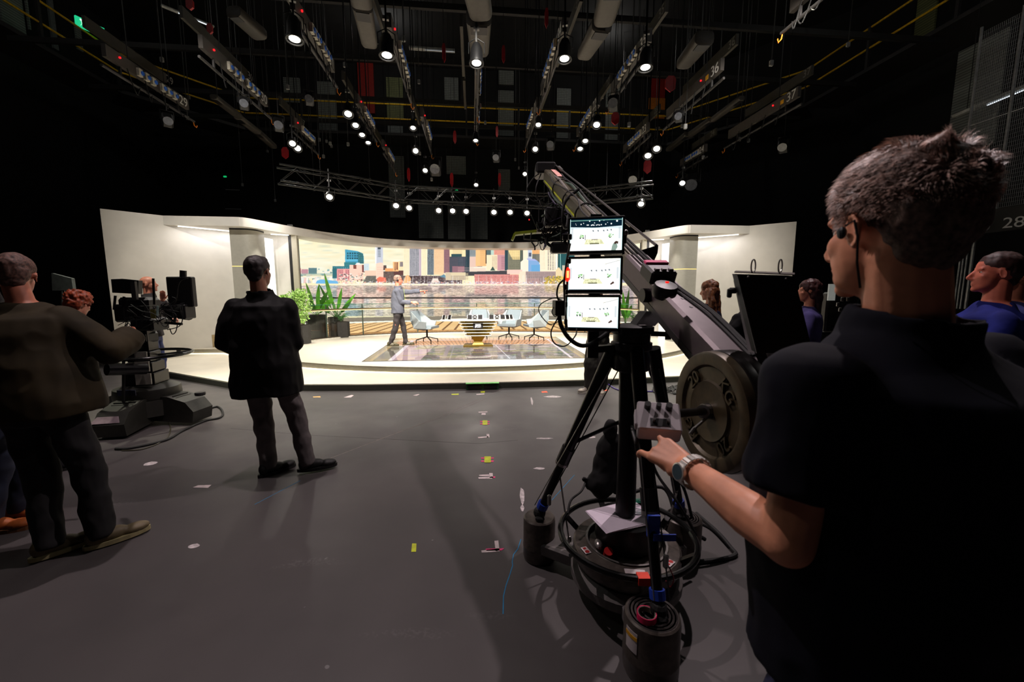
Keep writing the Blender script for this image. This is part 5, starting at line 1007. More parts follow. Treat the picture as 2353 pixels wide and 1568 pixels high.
ear = I['hc']+I['R'] @ Vector((-.082,.0,-.004)); m = MB().ball(ear+Vector((-.002,.008,0)), (.005,.008,.010), 10, 8, I['R']); m.tube([ear+Vector((-.006,0,.01)), ear+Vector((-.008,-.014,.016)), ear+Vector((-.006,-.02,-.01)), ear+Vector((-.002,-.02,-.05)), ear+Vector((.01,-.02,-.09))], .0018, 5); m.build('earpiece', black, op)
# wrist watch on the operator
Mi = I['M'].inverted(); S_, E_, T_ = I['J']['L']; ax = (T_-E_).normalized(); wc = T_-ax*.022; Rw = Vector((0,0,1)).rotation_difference(ax).to_matrix(); wt_ = thing('wrist_watch', 'steel wrist watch with a link bracelet on the nearest person', 'watch', M=I['M'])
wm = mat('polished_steel', (232,228,220), .28, .55, var=.05); up_w = (Mi.to_3x3() @ Vector((-.55,.1,.8))); up_w = (up_w-ax*up_w.dot(ax)).normalized(); sd = ax.cross(up_w)
face_dir = (up_w*.15-sd*0+(Mi.to_3x3() @ Vector((-.9,-.35,.0)))).normalized(); face_dir = (face_dir-ax*face_dir.dot(ax)).normalized(); sd = ax.cross(face_dir)
for i in range(22):
    a = 2*math.pi*i/22
    if abs(((a+math.pi) % (2*math.pi))-math.pi) < .35: continue
    d = face_dir*math.cos(a)+sd*math.sin(a); p = wc+d*.0355; Rl = Matrix((d.cross(ax), ax, d)).transposed(); MB().box(p, (.0092,.022,.005), Rl, bev=.0014).build('link', wm, wt_)
p = wc+face_dir*.036; Rf = Vector((0,0,1)).rotation_difference(face_dir).to_matrix(); MB().lathe([(.001,-.004),(.018,-.004),(.02,0),(.0195,.005),(.017,.006)], p, 24, Rf).build('case', wm, wt_, True); MB().lathe([(.001,.0055),(.0165,.0055),(.0165,.0065),(.001,.0065)], p, 24, Rf).build('dial', mat('watch_dial',(60,80,88),.1), wt_)

# standing man in the long black jacket
blk = cloth('black_jacket', (15,13,15), .3, .7)
person('person standing with back to us in a long black jacket, grey jeans and black shoes', (-1.98,3.16,0), math.radians(12), 1.775, lean=(-.015,.02), head=(-16,2,0), hipoff=(-.0,0), wide=1.04,
  hands={'L':{'l':(-.20,.22,1.0),'pole':(-.6,-.9,-.4)},'R':{'l':(.06,.24,1.04),'pole':(.75,-.8,-.4)}}, feet={'L':{'w':(-2.02,3.16,0),'yaw':-46},'R':{'w':(-1.71,3.21,0),'yaw':-74}},
  top=dict(mat=blk, bulk=.06, hem=.69, flare=.03, collar=True, fold=.02, fs=6, name='jacket', belly=.02, leg=1.05), bottom=(100,92,92), shoes=((16,15,15),(14,13,13)), sk=(150,100,78), hair=('spiky', mat('dark_brown_hair',(34,22,20),.6,var=.4,nscale=80)))
# presenter on the stage
pm, PI_ = person('presenter on the stage in a grey shirt and black jeans, pointing to the right', F(917,796,.2)+Vector((0,0,0)), ANG-math.radians(84), 1.72, head=(0,-4,0), lean=(0,.02),
  hands={'L':{'l':(-.16,.60,1.40),'pole':(0,0,-1),'n':(0,0,-1),'curls':[(0,.1,.1),(.9,1,.6),(1,1,.6),(1,1,.6)]},'R':{'l':(.16,.36,1.12),'pole':(0,-1,-.4),'n':(-1,0,-.2)}}, feet={'L':{'p':(-.1,.16,0),'yaw':6},'R':{'p':(.12,-.20,0),'yaw':-10}},
  top=dict(mat=cloth('pale_grey_shirt',(88,90,100),.08), name='shirt', bulk=.03, hem=.84, flare=.012, sleeve='long', fold=.012, fs=9, belly=.025, vox=.009, collar=True), bottom=(40,34,34), shoes=((62,56,30),(70,62,40),mat('shoe_stripe',(225,220,200),.5)), sk=(224,128,104), hair=('crop', mat('white_grey_hair',(128,104,92),.7)), vox=.008)
c, R_, k_ = PI_['hc'], PI_['R'], PI_['k']; m = MB(); m.tube([c+R_ @ Vector((-.088*math.cos(a), -.02+.0*a, .02+.1*math.sin(a)))*k_ for a in [math.pi*i/10 for i in range(11)]], .005, 6)
for s in (-1,1): m.ball(c+R_ @ Vector((s*.086,-.01,-.005))*k_, (.012,.026,.03), 10, 8, R_)
m.build('headset', black, pm); MB().tube([c+R_ @ Vector((.08,.02,-.03)), c+R_ @ Vector((.07,.1,-.07)), c+R_ @ Vector((.04,.135,-.07))], .0025, 5).build('boom_mic', black, pm); m = MB()
for s in (-1,1): m.tube([c+R_ @ Vector((s*.03+.018*math.cos(a), .094, .004+.014*math.sin(a))) for a in [2*math.pi*i/12 for i in range(13)]], .002, 4); m.tube([c+R_ @ Vector((s*.05,.09,.008)), c+R_ @ Vector((s*.078,0,.01))], .0018, 4)
m.build('glasses', mat('glasses_frame',(120,40,40),.4), pm); a_ = Vector((0,.02,0)); MB().bar((-.03,.155,1.42),(-.02,.19,1.0),.02,.004,(0,1,0)).build('lanyard', mat('green_lanyard',(170,200,60),.6), pm)
# bald man behind the studio camera
person('bald person in dark jacket and blue jeans behind the left camera, hand at mouth', F(362,902,0), math.radians(-62), 1.74, head=(-8,6,0), lean=(0,.02),
  hands={'L':{'l':(-.02,.17,1.43),'pole':(-.3,.3,-1),'d':(.05,-.02,.2)},'R':{'l':(.1,.26,1.12),'pole':(.8,-.3,-.6)}}, top=dict(mat=cloth('charcoal_jacket',(44,40,44),.2), bulk=.035, hem=.88, fold=.015, collar=True), bottom=(30,42,92), shoes=((70,40,34),(40,30,28)), sk=(190,120,102), hair=None)
# olive jacket man, left foreground
oliv = cloth('olive_jacket', (48,40,25), .25, .8)
person('person on the left in an olive brown jacket and beige trainers, back to us', (-2.68,2.20,0), math.radians(8), 1.72, lean=(-.10,.10), head=(27,-12,0), hoff=(-.03,.0,-.02),
  hands={'L':{'l':(-.22,.40,1.10),'pole':(-1,-.2,-.5)},'R':{'w':(-2.47,2.56,1.22),'pole':(1,-.3,-1)}}, feet={'L':{'w':(-2.64,2.12,0),'yaw':-40},'R':{'w':(-2.44,2.22,0),'yaw':-46}},
  top=dict(mat=oliv, bulk=.075, hem=.85, flare=.03, fold=.018, fs=5, collar=False, belly=.03, leg=1.15), bottom=(18,16,18), shoes=((112,98,70),(176,164,120)), sk=(178,108,84), hair=('short', mat('brown_grey_hair',(92,62,52),.7,var=.5,nscale=90), .006), wide=1.12)
# far left man
person('person cut off by the left edge in blue jeans and tan suede boots', (-3.27,2.46,0), math.radians(-66), 1.76, head=(0,0,0), hands={'L':{'l':(-.2,.22,1.0)},'R':{'l':(.2,.2,1.0)}}, feet={'L':{'p':(-.04,.0,0),'yaw':-2},'R':{'p':(.10,-.06,0),'yaw':-6}},
  top=dict(mat=cloth('dark_jumper',(30,28,30)), bulk=.035, hem=.86, collar=True), bottom=(26,32,52), shoes=((176,92,40),(120,76,44)), sk=(205,140,110), hair=('short', mat('sandy_hair',(150,110,80),.7)))
# red-haired woman bending at the left camera
person('person with copper red hair and glasses pushed up, leaning over behind the olive jacket', (-3.93,3.3,0), math.radians(-38), 1.52, lean=(0,.24), head=(38,-22,0), hoff=(0,.03,-.02), fem=True, hands={'L':{'l':(-.24,.15,.9)},'R':{'l':(.2,.12,.85)}}, top=dict(mat=cloth('black_top',(16,15,16)), bulk=.03, hem=.9), bottom=(22,22,26), sk=(220,150,125), hair=('curly', mat('copper_hair',(150,62,30),.5,var=.4,nscale=60)))
# two women and a man on the right
person('person with long wavy brown hair by the right set wall, seen from behind the crane', P(1632,860,4.6)*1 if False else Vector((2.28,4.62,0)), math.radians(35), 1.63, fem=True, head=(8,-8,0), hands={'L':{'l':(-.08,.25,1.15)},'R':{'l':(.1,.25,1.12)}}, top=dict(mat=cloth('navy_top',(20,24,48)), bulk=.03, hem=.86, fold=.012), bottom=(20,20,26), sk=(210,150,120), hair=('long', mat('brown_wavy_hair',(112,66,34),.5,var=.5,nscale=50)))
person('person in a black coat half hidden by the black slate-shaped monitor hood', (2.30,3.85,0), math.radians(18), 1.60, fem=True, head=(0,-5,0), hands={'L':{'l':(-.20,.10,.88)},'R':{'l':(.25,.05,.85)}}, top=dict(mat=cloth('black_puffer',(18,18,19)), bulk=.06, hem=.8, fold=.02, fs=11), bottom=(18,18,20), sk=(214,150,116), hair=('updo', mat('black_hair',(26,18,18),.5)))
person('person with dark curly hair tied back and an earring, right of the monitor hood', (2.97,4.0,0), math.radians(52), 1.62, fem=True, head=(12,0,0), hands={'L':{'l':(-.15,.25,1.1)},'R':{'l':(.15,.25,1.1)}}, top=dict(mat=cloth('violet_grey_top',(64,58,104)), bulk=.03, hem=.86), bottom=(18,18,22), sk=(214,140,110), hair=('updo', mat('dark_curly_hair',(66,30,28),.5,var=.5,nscale=60), .007))
person('person in a bright blue shirt with dark receding hair, at the right edge', (2.80,2.32,0), math.radians(52), 1.72, head=(6,2,0), hands={'L':{'l':(-.12,.28,1.1)},'R':{'l':(.12,.26,1.1)}}, top=dict(mat=cloth('royal_blue_shirt',(26,34,110)), name='shirt', bulk=.035, hem=.84, belly=.04), vox=.006, bottom=(18,18,22), sk=(206,112,88), hair=('crop', mat('dark_red_brown_hair',(56,28,24),.6,var=.4,nscale=70)), wide=1.1)
rm, RI = person('person with curly blond hair and a pale shoulder strap, furthest right', (3.52,2.83,0), math.radians(75), 1.72, head=(0,-4,0), hands={'L':{'l':(-.12,.28,1.1)},'R':{'l':(.12,.26,1.1)}}, top=dict(mat=cloth('blue_grey_shirt',(42,46,92)), name='shirt', bulk=.035, hem=.84), bottom=(18,18,22), sk=(206,130,98), hair=('curly', mat('blond_curls',(190,130,80),.6,var=.4,nscale=60)))
MB().tube(spl([(.14,.12,1.2),(.10,.13,1.36),(.04,.03,1.485),(-.06,-.10,1.43),(-.15,-.155,1.3),(-.2,-.15,1.15)],6), .014, 6).build('shoulder_strap', mat('pale_strap',(170,165,180),.7), rm)
# crew member behind the monitors
person('person in loose black trousers and white shoes, upper body hidden by the crane monitors', (1.30,5.95,0), math.radians(160), 1.70, fem=True, hands={'L':{'l':(-.1,.25,1.1)},'R':{'l':(.1,.25,1.1)}}, feet={'L':{'p':(-.06,.02,0),'yaw':10},'R':{'p':(.1,.05,0),'yaw':-50}}, top=dict(mat=cloth('black_jumper',(20,19,20)), bulk=.02, hem=.88, leg=1.5), bottom=(42,40,36), shoes=((205,195,180),(220,215,200)), sk=(210,150,120), hair=('updo', mat('brown_hair',(70,44,32),.6)))

# ------------------------------------------------------------------ camera crane on its dolly
gunm = mat('gunmetal_paint', (88,80,74), .35, .4, var=.25, nscale=30, bump=.1, bscale=200); ringm = mat('glossy_black_tube', (16,16,16), .2, .2); alum = mat('scuffed_aluminium', (150,145,142), .35, .8, var=.2)
beamm = mat('grey_mauve_beam', (92,80,84), .42, .35, var=.06, nscale=25); plm = mat('olive_iron_plate', (74,62,42), .45, .35, var=.2, nscale=30); bluet = mat('blue_tape', (20,60,170), .6); stickw = mat('white_sticker', (205,195,195), .5); redk = mat('red_knob', (170,14,16), .4); orgt = mat('orange_red_tape', (235,60,35), .5)
jb_ = thing('camera_crane', 'long camera crane on a round black dolly with weights and three stacked monitors', 'camera crane', (0,0,0))
C0 = Vector((.57,1.86,0)); PODS = [Vector((.555,1.435,0)), Vector((.155,2.12,0)), Vector((.97,2.12,0))]
m = MB()
for p in PODS:
    d = (p-C0); m.bar(C0+Vector((0,0,.1)), p+Vector((0,0,.1)), .15, .07, bev=.01)
m.lathe([(.001,.06),(.24,.06),(.27,.09),(.27,.13),(.24,.16),(.001,.16)], C0, 32); m.build('dolly_chassis', mgrey, jb_)
for i, p in enumerate(PODS):
    r = (.108,.09,.1)[i]; w_ = MB().lathe([(r*.96,.004),(r,.02),(r,.07),(r*1.02,.075),(r*1.02,.085),(r,.09),(r,.225),(r*.97,.24),(r*.9,.246),(.001,.246)], p, 32).build('wheel_pod', gunm, jb_, True)
    if i != 1:
        for k in range(5): MB().lathe([(r*(.3+.13*k),.246),(r*(.3+.13*k)+.004,.250),(r*(.3+.13*k)+.008,.246)], p, 28).build('tread_ring', mat('ribbed_rubber',(60,54,52),.6), w_)
def wrap(z0, z1, a0, a1, mt, nm, rr, dz=0):
    vs = []; n = 7
    for k in range(n):
        a = math.radians(a0+(a1-a0)*k/(n-1))
        for z in (z0, z1):
            for r in (rr, rr+.0012): vs.append(PODS[0]+Vector((r*math.cos(a), r*math.sin(a), z-dz*k)))
    fs = [q for k in range(n-1) for q in ((k*4+1,k*4+5,k*4+7,k*4+3),(k*4,k*4+2,k*4+6,k*4+4),(k*4,k*4+4,k*4+5,k*4+1),(k*4+2,k*4+3,k*4+7,k*4+6))]+[(0,1,3,2),((n-1)*4,(n-1)*4+2,(n-1)*4+3,(n-1)*4+1)]
    return MB().add(vs, fs).build(nm, mt, jb_)
wrap(.13,.215,192,222,stickw,'warning_label',.1085); wrap(.185,.2,192,222,yst,'warning_stripe',.11)
MB().lathe([(.12,.16),(.25,.18),(.26,.2),(.26,.255),(.25,.265),(.2,.27),(.195,.275),(.19,.275),(.18,.255),(.001,.25)], C0, 40).build('turntable', gunm, jb_, True)
MB().lathe([(.192,.27),(.198,.278),(.188,.278),(.186,.27)], C0, 40, closed=True).build('bright_ring', alum, jb_, True)
rg = MB(); R_ = .325; rg.tube([C0+Vector((R_*math.cos(a), R_*math.sin(a), .31)) for a in [2*math.pi*i/48 for i in range(49)]], .0145, 10); rg.build('bumper_ring', ringm, jb_, True)
for a in (30,100,150,215,265,330): d = Vector((math.cos(math.radians(a)), math.sin(math.radians(a)),0)); MB().bar(C0+d*.25+Vector((0,0,.25)), C0+d*.325+Vector((0,0,.31)), .03, .012).build('ring_bracket', black_m, jb_)
for a, w_, mt, nm in ((-160,.05,stickw,'warning_sticker'),(-96,.09,stickw,'info_sticker'),(-48,.05,stickw,'warning_sticker'),(20,.06,stickw,'plain_sticker')):
    d = Vector((math.cos(math.radians(a)), math.sin(math.radians(a)),0)); t = Vector((-d.y,d.x,0)); p = C0+d*.228+Vector((0,0,.2715)); s_ = MB().box(p, (w_,.03,.0015), Matrix((t,d,Vector((0,0,1)))).transposed()).build(nm, mt, jb_)
    if nm == 'warning_sticker':
        MB().lathe([(.008,.001),(.011,.0015),(.008,.002)], p+t*.012, 14).build('red_ring', redk, s_); MB().box(p-t*.012+Vector((0,0,.001)), (.014,.014,.001), Matrix((t,d,Vector((0,0,1)))).transposed()).build('red_mark', redk, s_)
MB().box(C0+Vector((-.02,-.322,.31)), (.05,.04,.034)).build('orange_tape', orgt, jb_); MB().box(C0+Vector((.03,-.321,.31)), (.03,.04,.034)).build('orange_tape', orgt, jb_)
kn = MB().cyl(C0+Vector((-.115,-.10,.262)), C0+Vector((-.115,-.115,.292)), .021, n=16).build('red_knob', redk, jb_)
m = MB().ball(C0+Vector((-.15,-.055,.285)), (.02,.035,.02), 10, 8); m.build('crumpled_foil', alum, jb_)
# tripod
TOP = Vector((.565,1.87,1.27)); legs = [(P(1462,800,1.80), PODS[0]+Vector((.02,-.01,.27))),(P(1412,795,1.88), PODS[1]+Vector((.0,-.02,.28))),(P(1502,800,1.95), PODS[2]+Vector((-.02,0,.28)))]
for i, (a, b) in enumerate(legs):
    q = a.lerp(b,.62); lg = MB().tube([a, q], [.033,.029], 14).build('tripod_leg', black_m, jb_, True); d = (b-a).normalized()
    MB().tube([q-d*.05, q+d*.05], .036, 14).build('leg_collar', black, lg); MB().tube([q+d*.04, q+d*.055], .037, 14).build('collar_band', alum, lg)
    MB().tube([q, b], [.024,.022], 14).build('lower_tube', black_m, lg); MB().tube([b-d*.07, b-d*.035], .031, 12).build('blue_tape', bluet, lg)
    mm = MB().ball(b, (.035,.035,.035), 12, 8); mm.box(b+Vector((0,0,-.02)), (.05,.09,.03), bev=.01); mm.build('foot', black_r, lg)
    c_ = a.lerp(b,.55); MB().tube([c_, Vector((TOP.x, TOP.y, 1.0-.1))], .010, 8).build('spreader_arm', black_m, jb_)
    for s in (-.02,.02): MB().tube([a+Vector((s,-.03,-.1)), b+Vector((s*1.5,-.03,.06))], .003, 5).build('leg_cable', steel if s < 0 else black_r, lg)
    st_ = MB().bar(b+d*-.2+Vector((.04,0,.06)), PODS[i]+(C0-PODS[i])*.38+Vector((0,0,.15)), .012, .003).build('ratchet_strap', mat('grey_strap',(90,84,82),.8), jb_)
    MB().ball(PODS[i]+(C0-PODS[i])*.38+Vector((0,0,.17)), (.012,.012,.02), 8, 6).build('shackle', steel, jb_)
MB().box(legs[0][0].lerp(legs[0][1],.70)+Vector((0,-.026,0)), (.05,.012,.09)).build('blue_tape', bluet, jb_); MB().box(legs[0][0].lerp(legs[0][1],.74)+Vector((.04,-.03,.0)), (.09,.006,.028)).build('blue_tape_tail', bluet, jb_)
MB().tube([(TOP.x,TOP.y,.27),(TOP.x,TOP.y,.8),(TOP.x,TOP.y,1.22)], [.05,.045,.055], 18).build('centre_column', black_m, jb_, True)
MB().lathe([(.04,1.12),(.085,1.14),(.09,1.2),(.08,1.23),(.095,1.24),(.095,1.27),(.085,1.275),(.085,1.31),(.1,1.315),(.1,1.345),(.06,1.355),(.001,1.355)], TOP-Vector((0,0,1.27))+Vector((0,0,.0)), 28).build('pan_head', black, jb_, True)
m = MB().cyl(TOP+Vector((.09,0,.04)), TOP+Vector((.15,-.02,.04)), .012, n=10); m.cyl(TOP+Vector((.15,-.02,.04)), TOP+Vector((.175,-.03,.04)), .026, n=14); m.build('lock_knob', black_r, jb_)
MB().box(TOP+Vector((.03,-.06,.085)), (.03,.03,.002)).build('white_label', stickw, jb_)
# the beam
A_ = P(1747,922,1.29); T_ = P(1262,405,4.6); bd = (T_-A_).normalized(); bl_ = (T_-A_).length; nx_ = Vector((bd.y,-bd.x,0)).normalized(); up2 = nx_.cross(bd)
def on(t, x=0, z=0): return A_+bd*t+nx_*x+up2*z
bm_ = MB().bar(on(0), on(1.15), .135, .15, bev=.012).build('beam', beamm, jb_); MB().bar(on(1.1), on(bl_), .13, .14, bev=.012).build('beam', mat('olive_grey_beam',(88,82,66),.4,.4,var=.08), jb_)
MB().bar(on(.02,-.0681,-.045), on(1.12,-.0681,-.045), .003, .03).build('beam_groove', dgrey, jb_)
for t_ in (.52,.6): MB().cyl(on(t_,.0,.074), on(t_,.0,.0765), .008, n=10).build('screw_hole', black, jb_)
MB().bar(on(1.6,-.07,-.03), on(bl_-.1,-.07,-.03), .006, .012).build('yellow_line', mat('yellow_cable_line',(190,200,30),.5), jb_)
piv = on(.72,0,-.08); MB().extrude([TOP+Vector((.0,-.05,.08)), TOP+Vector((.09,-.05,.08)), piv+Vector((.02,-.03,.02)), piv+Vector((-.09,-.03,.02))], (0,.1,0)).build('pivot_bracket', black, jb_)
for s in (-1,1): MB().cyl(on(.78,s*.07,0), on(.78,s*.1,0), .035, n=18).build('pivot_bearing', black_m, jb_)
ax_ = nx_; FC = P(1628,945,1.28)
def plate(c, r, th, mt, face=True):
    Q = Vector((0,0,1)).rotation_difference(-ax_).to_matrix()
    o = MB().lathe([(.026,0),(r*.45,.002),(r*.5,.004),(r*.52,-.004),(r*.74,-.006),(r*.78,.004),(r*.95,.008),(r*.99,.004),(r,-.004),(r,-th+.004),(r*.97,-th),(.026,-th)], c, 48, Q, closed=True).build('weight_plate', mt, jb_, True)
    if face:
        for k, s_ in enumerate(('20','KG','20','KG')):
            a = math.radians(115-90*k+20); e1 = Vector((0,0,1)).cross(-ax_).normalized(); e2 = (-ax_).cross(e1); d = e1*math.cos(a)+e2*math.sin(a); t_ = (-ax_).cross(d); Rt = Matrix((-t_, d, -ax_)).transposed().to_4x4()
            if Rt.determinant() < 0: Rt = Matrix((t_, d, -ax_)).transposed().to_4x4()
            textobj('raised_letters', s_, .062, Matrix.Translation(c+d*r*.62-ax_*.001) @ Rt, mt, o, .004)
    return o
plate(FC, .198, .03, plm); plate(FC+ax_*.033, .202, .03, mat('black_iron_plate',(30,26,26),.3,.5,var=.1), False); plate(FC+ax_*.066, .202, .03, MATS['black_iron_plate'], False)
for k in range(3): plate(FC+ax_*(.27+.033*k), .198, .03, MATS['black_iron_plate'], False)
MB().cyl(FC-ax_*.02, FC+ax_*.4, .025, n=18).build('weight_axle', steel, jb_)
CB = P(1512,968,1.035); hub = FC-ax_*.012
MB().tube([hub, CB+Vector((.03,.01,.015))], .0125, 14).build('control_bar', black_m, jb_, True); MB().tube([hub.lerp(CB,-.02), hub.lerp(CB,.06)], .022, 18).build('bar_collar', steel, jb_); MB().tube([hub+Vector((0,-.01,-.02)), hub+Vector((-.045,-.02,-.055))], .005, 8).build('clamp_lever', steel, jb_); MB().cyl(hub+Vector((-.04,-.02,-.05)), hub+Vector((-.055,-.022,-.07)), .007, n=8).build('lever_tip', steel, jb_)
cbx = thing('control_box', 'silver box with black knobs and a joystick, held by the nearest person', 'control box', M=Matrix.Translation(CB) @ Matrix.Rotation(math.radians(-14),4,'Z') @ Matrix.Rotation(math.radians(38),4,'X'))
silver = mat('silver_grey_case', (190,182,186), .4, .2, var=.05)
MB().box((0,0,0), (.108,.09,.052), bev=.004).build('case', silver, cbx); MB().box((.0,.0,-.028), (.1,.08,.01)).build('underside', black, cbx)
for i, x in enumerate((-.028,.0,.026)): MB().lathe([(.009-.002*(i == 1),0),(.0085-.002*(i == 1),.018),(.001,.018)], (x,.024,.025), 14).build('knob', black, cbx, True)
MB().box((.002,-.022,.026), (.05,.024,.002)).build('switch_plate', black, cbx)
for x in (-.014,.02): MB().tube([(x,-.022,.025),(x,-.022,.042)], .004, 8).build('joystick', steel, cbx)
MB().box((-.055,.0,.0), (.012,.05,.03), bev=.003).build('side_connector', silver, cbx); MB().tube([(-.05,-.03,-.02),(-.055,-.05,-.04),(-.05,-.06,-.07),(-.03,-.03,-.12)], .005, 8).build('cable', black_r, cbx)
# three monitors
def paint_mon(k):
    C = Canvas(0,0,170,100,3,(250,252,250)); R = C.rect
    if k == 0:
        R(0,0,170,24,(8,30,44)); C.poly([(0,24),(85,27),(170,23),(170,34),(120,30),(50,30),(0,32)],(200,215,220)); C.poly([(0,18),(170,18),(170,24),(85,28),(0,24)],(8,28,42)); R(0,4,170,5.5,(150,215,195))
        for x, y, r in [(36,16,2),(18,14,1),(20,18,1),(44,13,1.4),(56,19,1.8),(60,19,1.8),(70,20,2),(74,19,2),(78,20,2),(86,20,1.8),(91,19,1.8),(96,20,1.8),(102,19,1.8),(116,18,1.8),(134,17,2.4),(152,9,3),(64,7,2),(96,7,2),(80,13,1.6),(110,6,1),(122,13,1)]: C.poly([(x+r*math.cos(a),y+r*math.sin(a)) for a in [k2*.785 for k2 in range(8)]], (255,255,255))
    else: R(0,0,170,8,(235,235,225)); C.poly([(20,6),(150,6),(120,18),(60,18)],(250,244,225)); C.line(120,18,168,6,1,(90,90,90)); R(0,98,170,100,(30,50,60))
    oy = 0 if k == 0 else 4
    for x in (4,158): 
        for y in (34,46,58): R(x,y-6,x+7,y+6,(175,185,190),.7)
    for x, y in [(76,38),(92,38),(110,38),(122,37),(134,36)]: C.poly([(x-3,y-2),(x+2,y-3),(x+3,y+3),(x-1,y+2)],(70,80,90),.8)
    C.noise(10,2,2,(62,44,120,54)); R(62,46,122,53,(205,200,200),.5)
    for x0 in (30,124):
        for i in range(16): x = x0+random.random()*16; y = 48+random.random()*9; R(x,y,x+3,y+2.6,random.choice([(60,140,60),(120,180,80),(90,160,90)]),.8)
    R(32,58,37,62,(50,50,50)); R(42,58,47,62,(50,50,50)); R(50,50,52,66,(70,60,60)); R(128,58,134,61,(70,70,60))
    C.poly([(54,64),(102,64),(114,80),(48,80)],(214,214,170)); C.noise(60,3,2,(54,66,108,79)); R(66,76,96,80,(100,100,70)); R(72,64,92,66,(80,60,40)); C.line(34,82,54,64,.9,(190,180,160))
    if k: 
        for a in range(200,340,3): r1 = math.radians(180-a+0); C.rect(85+76*math.cos(math.radians(a)), 72-22*math.sin(math.radians(a))-.0, 86+76*math.cos(math.radians(a)), 72.8-22*math.sin(math.radians(a)), (170,170,165),.9)
        C.poly([(138,80),(148,72),(152,78),(140,84)],(70,50,44))
    else: C.poly([(138,88),(142,78),(150,76),(154,80),(156,90),(150,100),(136,100)],(130,150,140)); C.poly([(144,76),(150,71),(158,73),(157,82),(153,78),(147,82)],(60,40,34))
    R(0,0,1.6,100,(190,225,225)); R(168.4,0,170,100,(190,225,225)); C.a = np.clip(C.a,0,255); return C
mons = []
for k, (x, y) in enumerate([(1369,541),(1365,632),(1361,720)]):
    p = P(x, y, 1.78); yawm = math.radians(-13); Mm = Matrix.Translation(p) @ Matrix.Rotation(yawm,4,'Z') @ Matrix.Rotation(math.radians(-4),4,'X')
    h = .163; mo = MB().box((0,.012,0), (.243,.03,h), bev=.004).build('monitor', mat('monitor_black',(12,12,13),.35), jb_); mo.matrix_local = Mm
    mo['label'] = ['top crane monitor with the dark lighting rig in its picture','middle crane monitor with a bright white set picture','bottom crane monitor with a bright white set picture'][k]
    g1, g2 = 340, 200; xs, ys = np.meshgrid(np.linspace(0,170,g1), np.linspace(0,100,g2)); C = paint_mon(k)
    V3 = np.stack([((xs/170-.5)*.223).ravel(), np.full(xs.size,-.0042), ((.5-ys/100)*.137+.002).ravel()],1)
    attr_mesh('screen', V3, grid_faces(g1,g2), srgb2lin(C.sample(xs.ravel(),ys.ravel())), mo, .3, 1.35, .1)
    for s in (-1,1): MB().box((s*.118,.0,-h*.47), (.01,.02,.02)).build('hinge', black_m, mo)
pm_ = P(1366,632,1.84); MB().bar(Vector((pm_.x,pm_.y,1.20)), Vector((pm_.x,pm_.y,1.85)), .05, .02, (0,1,0)).build('monitor_post', black_m, jb_); MB().bar(Vector((pm_.x,pm_.y,1.24)), TOP+Vector((0,0,-.02)), .04, .03).build('monitor_arm', black_m, jb_)
for y in (541,632,720): q = P(1366,y,1.82); MB().bar(q, Vector((pm_.x,pm_.y,q.z)), .06, .04).build('monitor_mount', black, jb_)
tl_ = P(1304,631,1.74); tly = MB().box(tl_, (.022,.02,.06), bev=.008).build('tally_light', mat('tally_red',(255,20,10),.3,emit=2.2,emit_rgb=(255,30,14)), jb_); MB().box(tl_+Vector((0,-.0105,0)), (.010,.002,.03)).build('tally_core', mat('tally_core',(255,150,90),.3,emit=3,emit_rgb=(255,140,80)), tly)
jbx = P(1284,708,1.74); MB().box(jbx, (.045,.05,.066), Matrix.Rotation(.2,3,'Z'), bev=.003).build('junction_box', mat('box_grey_black',(44,42,38),.4,.3), jb_)
for i, q in enumerate([(1310,545,1.74),(1308,600,1.74),(1300,660,1.74),(1300,700,1.74),(1300,740,1.74)]): MB().box(P(*q), (.014,.02,.024), bev=.003).build('side_clamp', black_m, jb_)
MB().tube([P(1303,760,1.74), P(1298,700,1.735), P(1296,650,1.735), P(1303,595,1.74), P(1310,560,1.75)], .005, 8).build('grey_conduit', mat('conduit_grey',(110,105,96),.4,.4), jb_)
def cab(pts, r, mt=black_r, name='cable', par=jb_): return MB().tube(spl([P(*q) for q in pts], 8), r, 8).build(name, mt, par, True)
cab([(1285,725,1.74),(1290,750,1.74),(1310,780,1.73),(1340,795,1.73),(1375,780,1.78),(1420,745,1.85)], .0095); cab([(1300,700,1.73),(1278,738,1.73),(1266,765,1.73),(1275,790,1.73),(1300,795,1.74),(1322,772,1.76),(1325,755,1.78)], .003)
cab([(1290,690,1.74),(1272,685,1.74),(1242,700,1.74),(1240,720,1.74),(1262,745,1.74),(1282,740,1.75)], .0022); cab([(1300,640,1.74),(1284,655,1.74),(1280,680,1.74),(1290,700,1.74)], .004); cab([(1272,706,1.73),(1268,718,1.73),(1276,728,1.73),(1284,720,1.73)], .002)
# gear on the beam
eq = P(1512,628,2.0); Re = Matrix((nx_, bd, up2)).transposed(); eqb = MB().box(eq, (.13,.14,.07), Re, bev=.01).build('transmitter', black, jb_); MB().box(eq+up2*.038+bd*.045, (.12,.035,.014), Re, bev=.003).build('pink_tape', pinkt, eqb)
for s in (-.035,0,.035): MB().box(eq+up2*.038+nx_*s-bd*.045, (.024,.02,.012), Re, bev=.003).build('connector', mgrey, eqb)
q = P(1527,668,1.86); MB().lathe([(.001,-.035),(.05,-.03),(.058,0),(.05,.03),(.001,.035)], q, 20, Re).build('motor_housing', black, jb_, True); MB().box(P(1533,649,1.79), (.014,.004,.008)).build('red_led', mat('red_led',(255,20,10),.4,emit=2,emit_rgb=(255,20,10)), jb_)
q = P(1492,580,2.3); MB().extrude([P(1477,574,2.3),P(1513,563,2.3),P(1511,582,2.3),P(1503,600,2.3),P(1476,592,2.3)], (.0,.05,0)).build('stay_bracket', black, jb_)
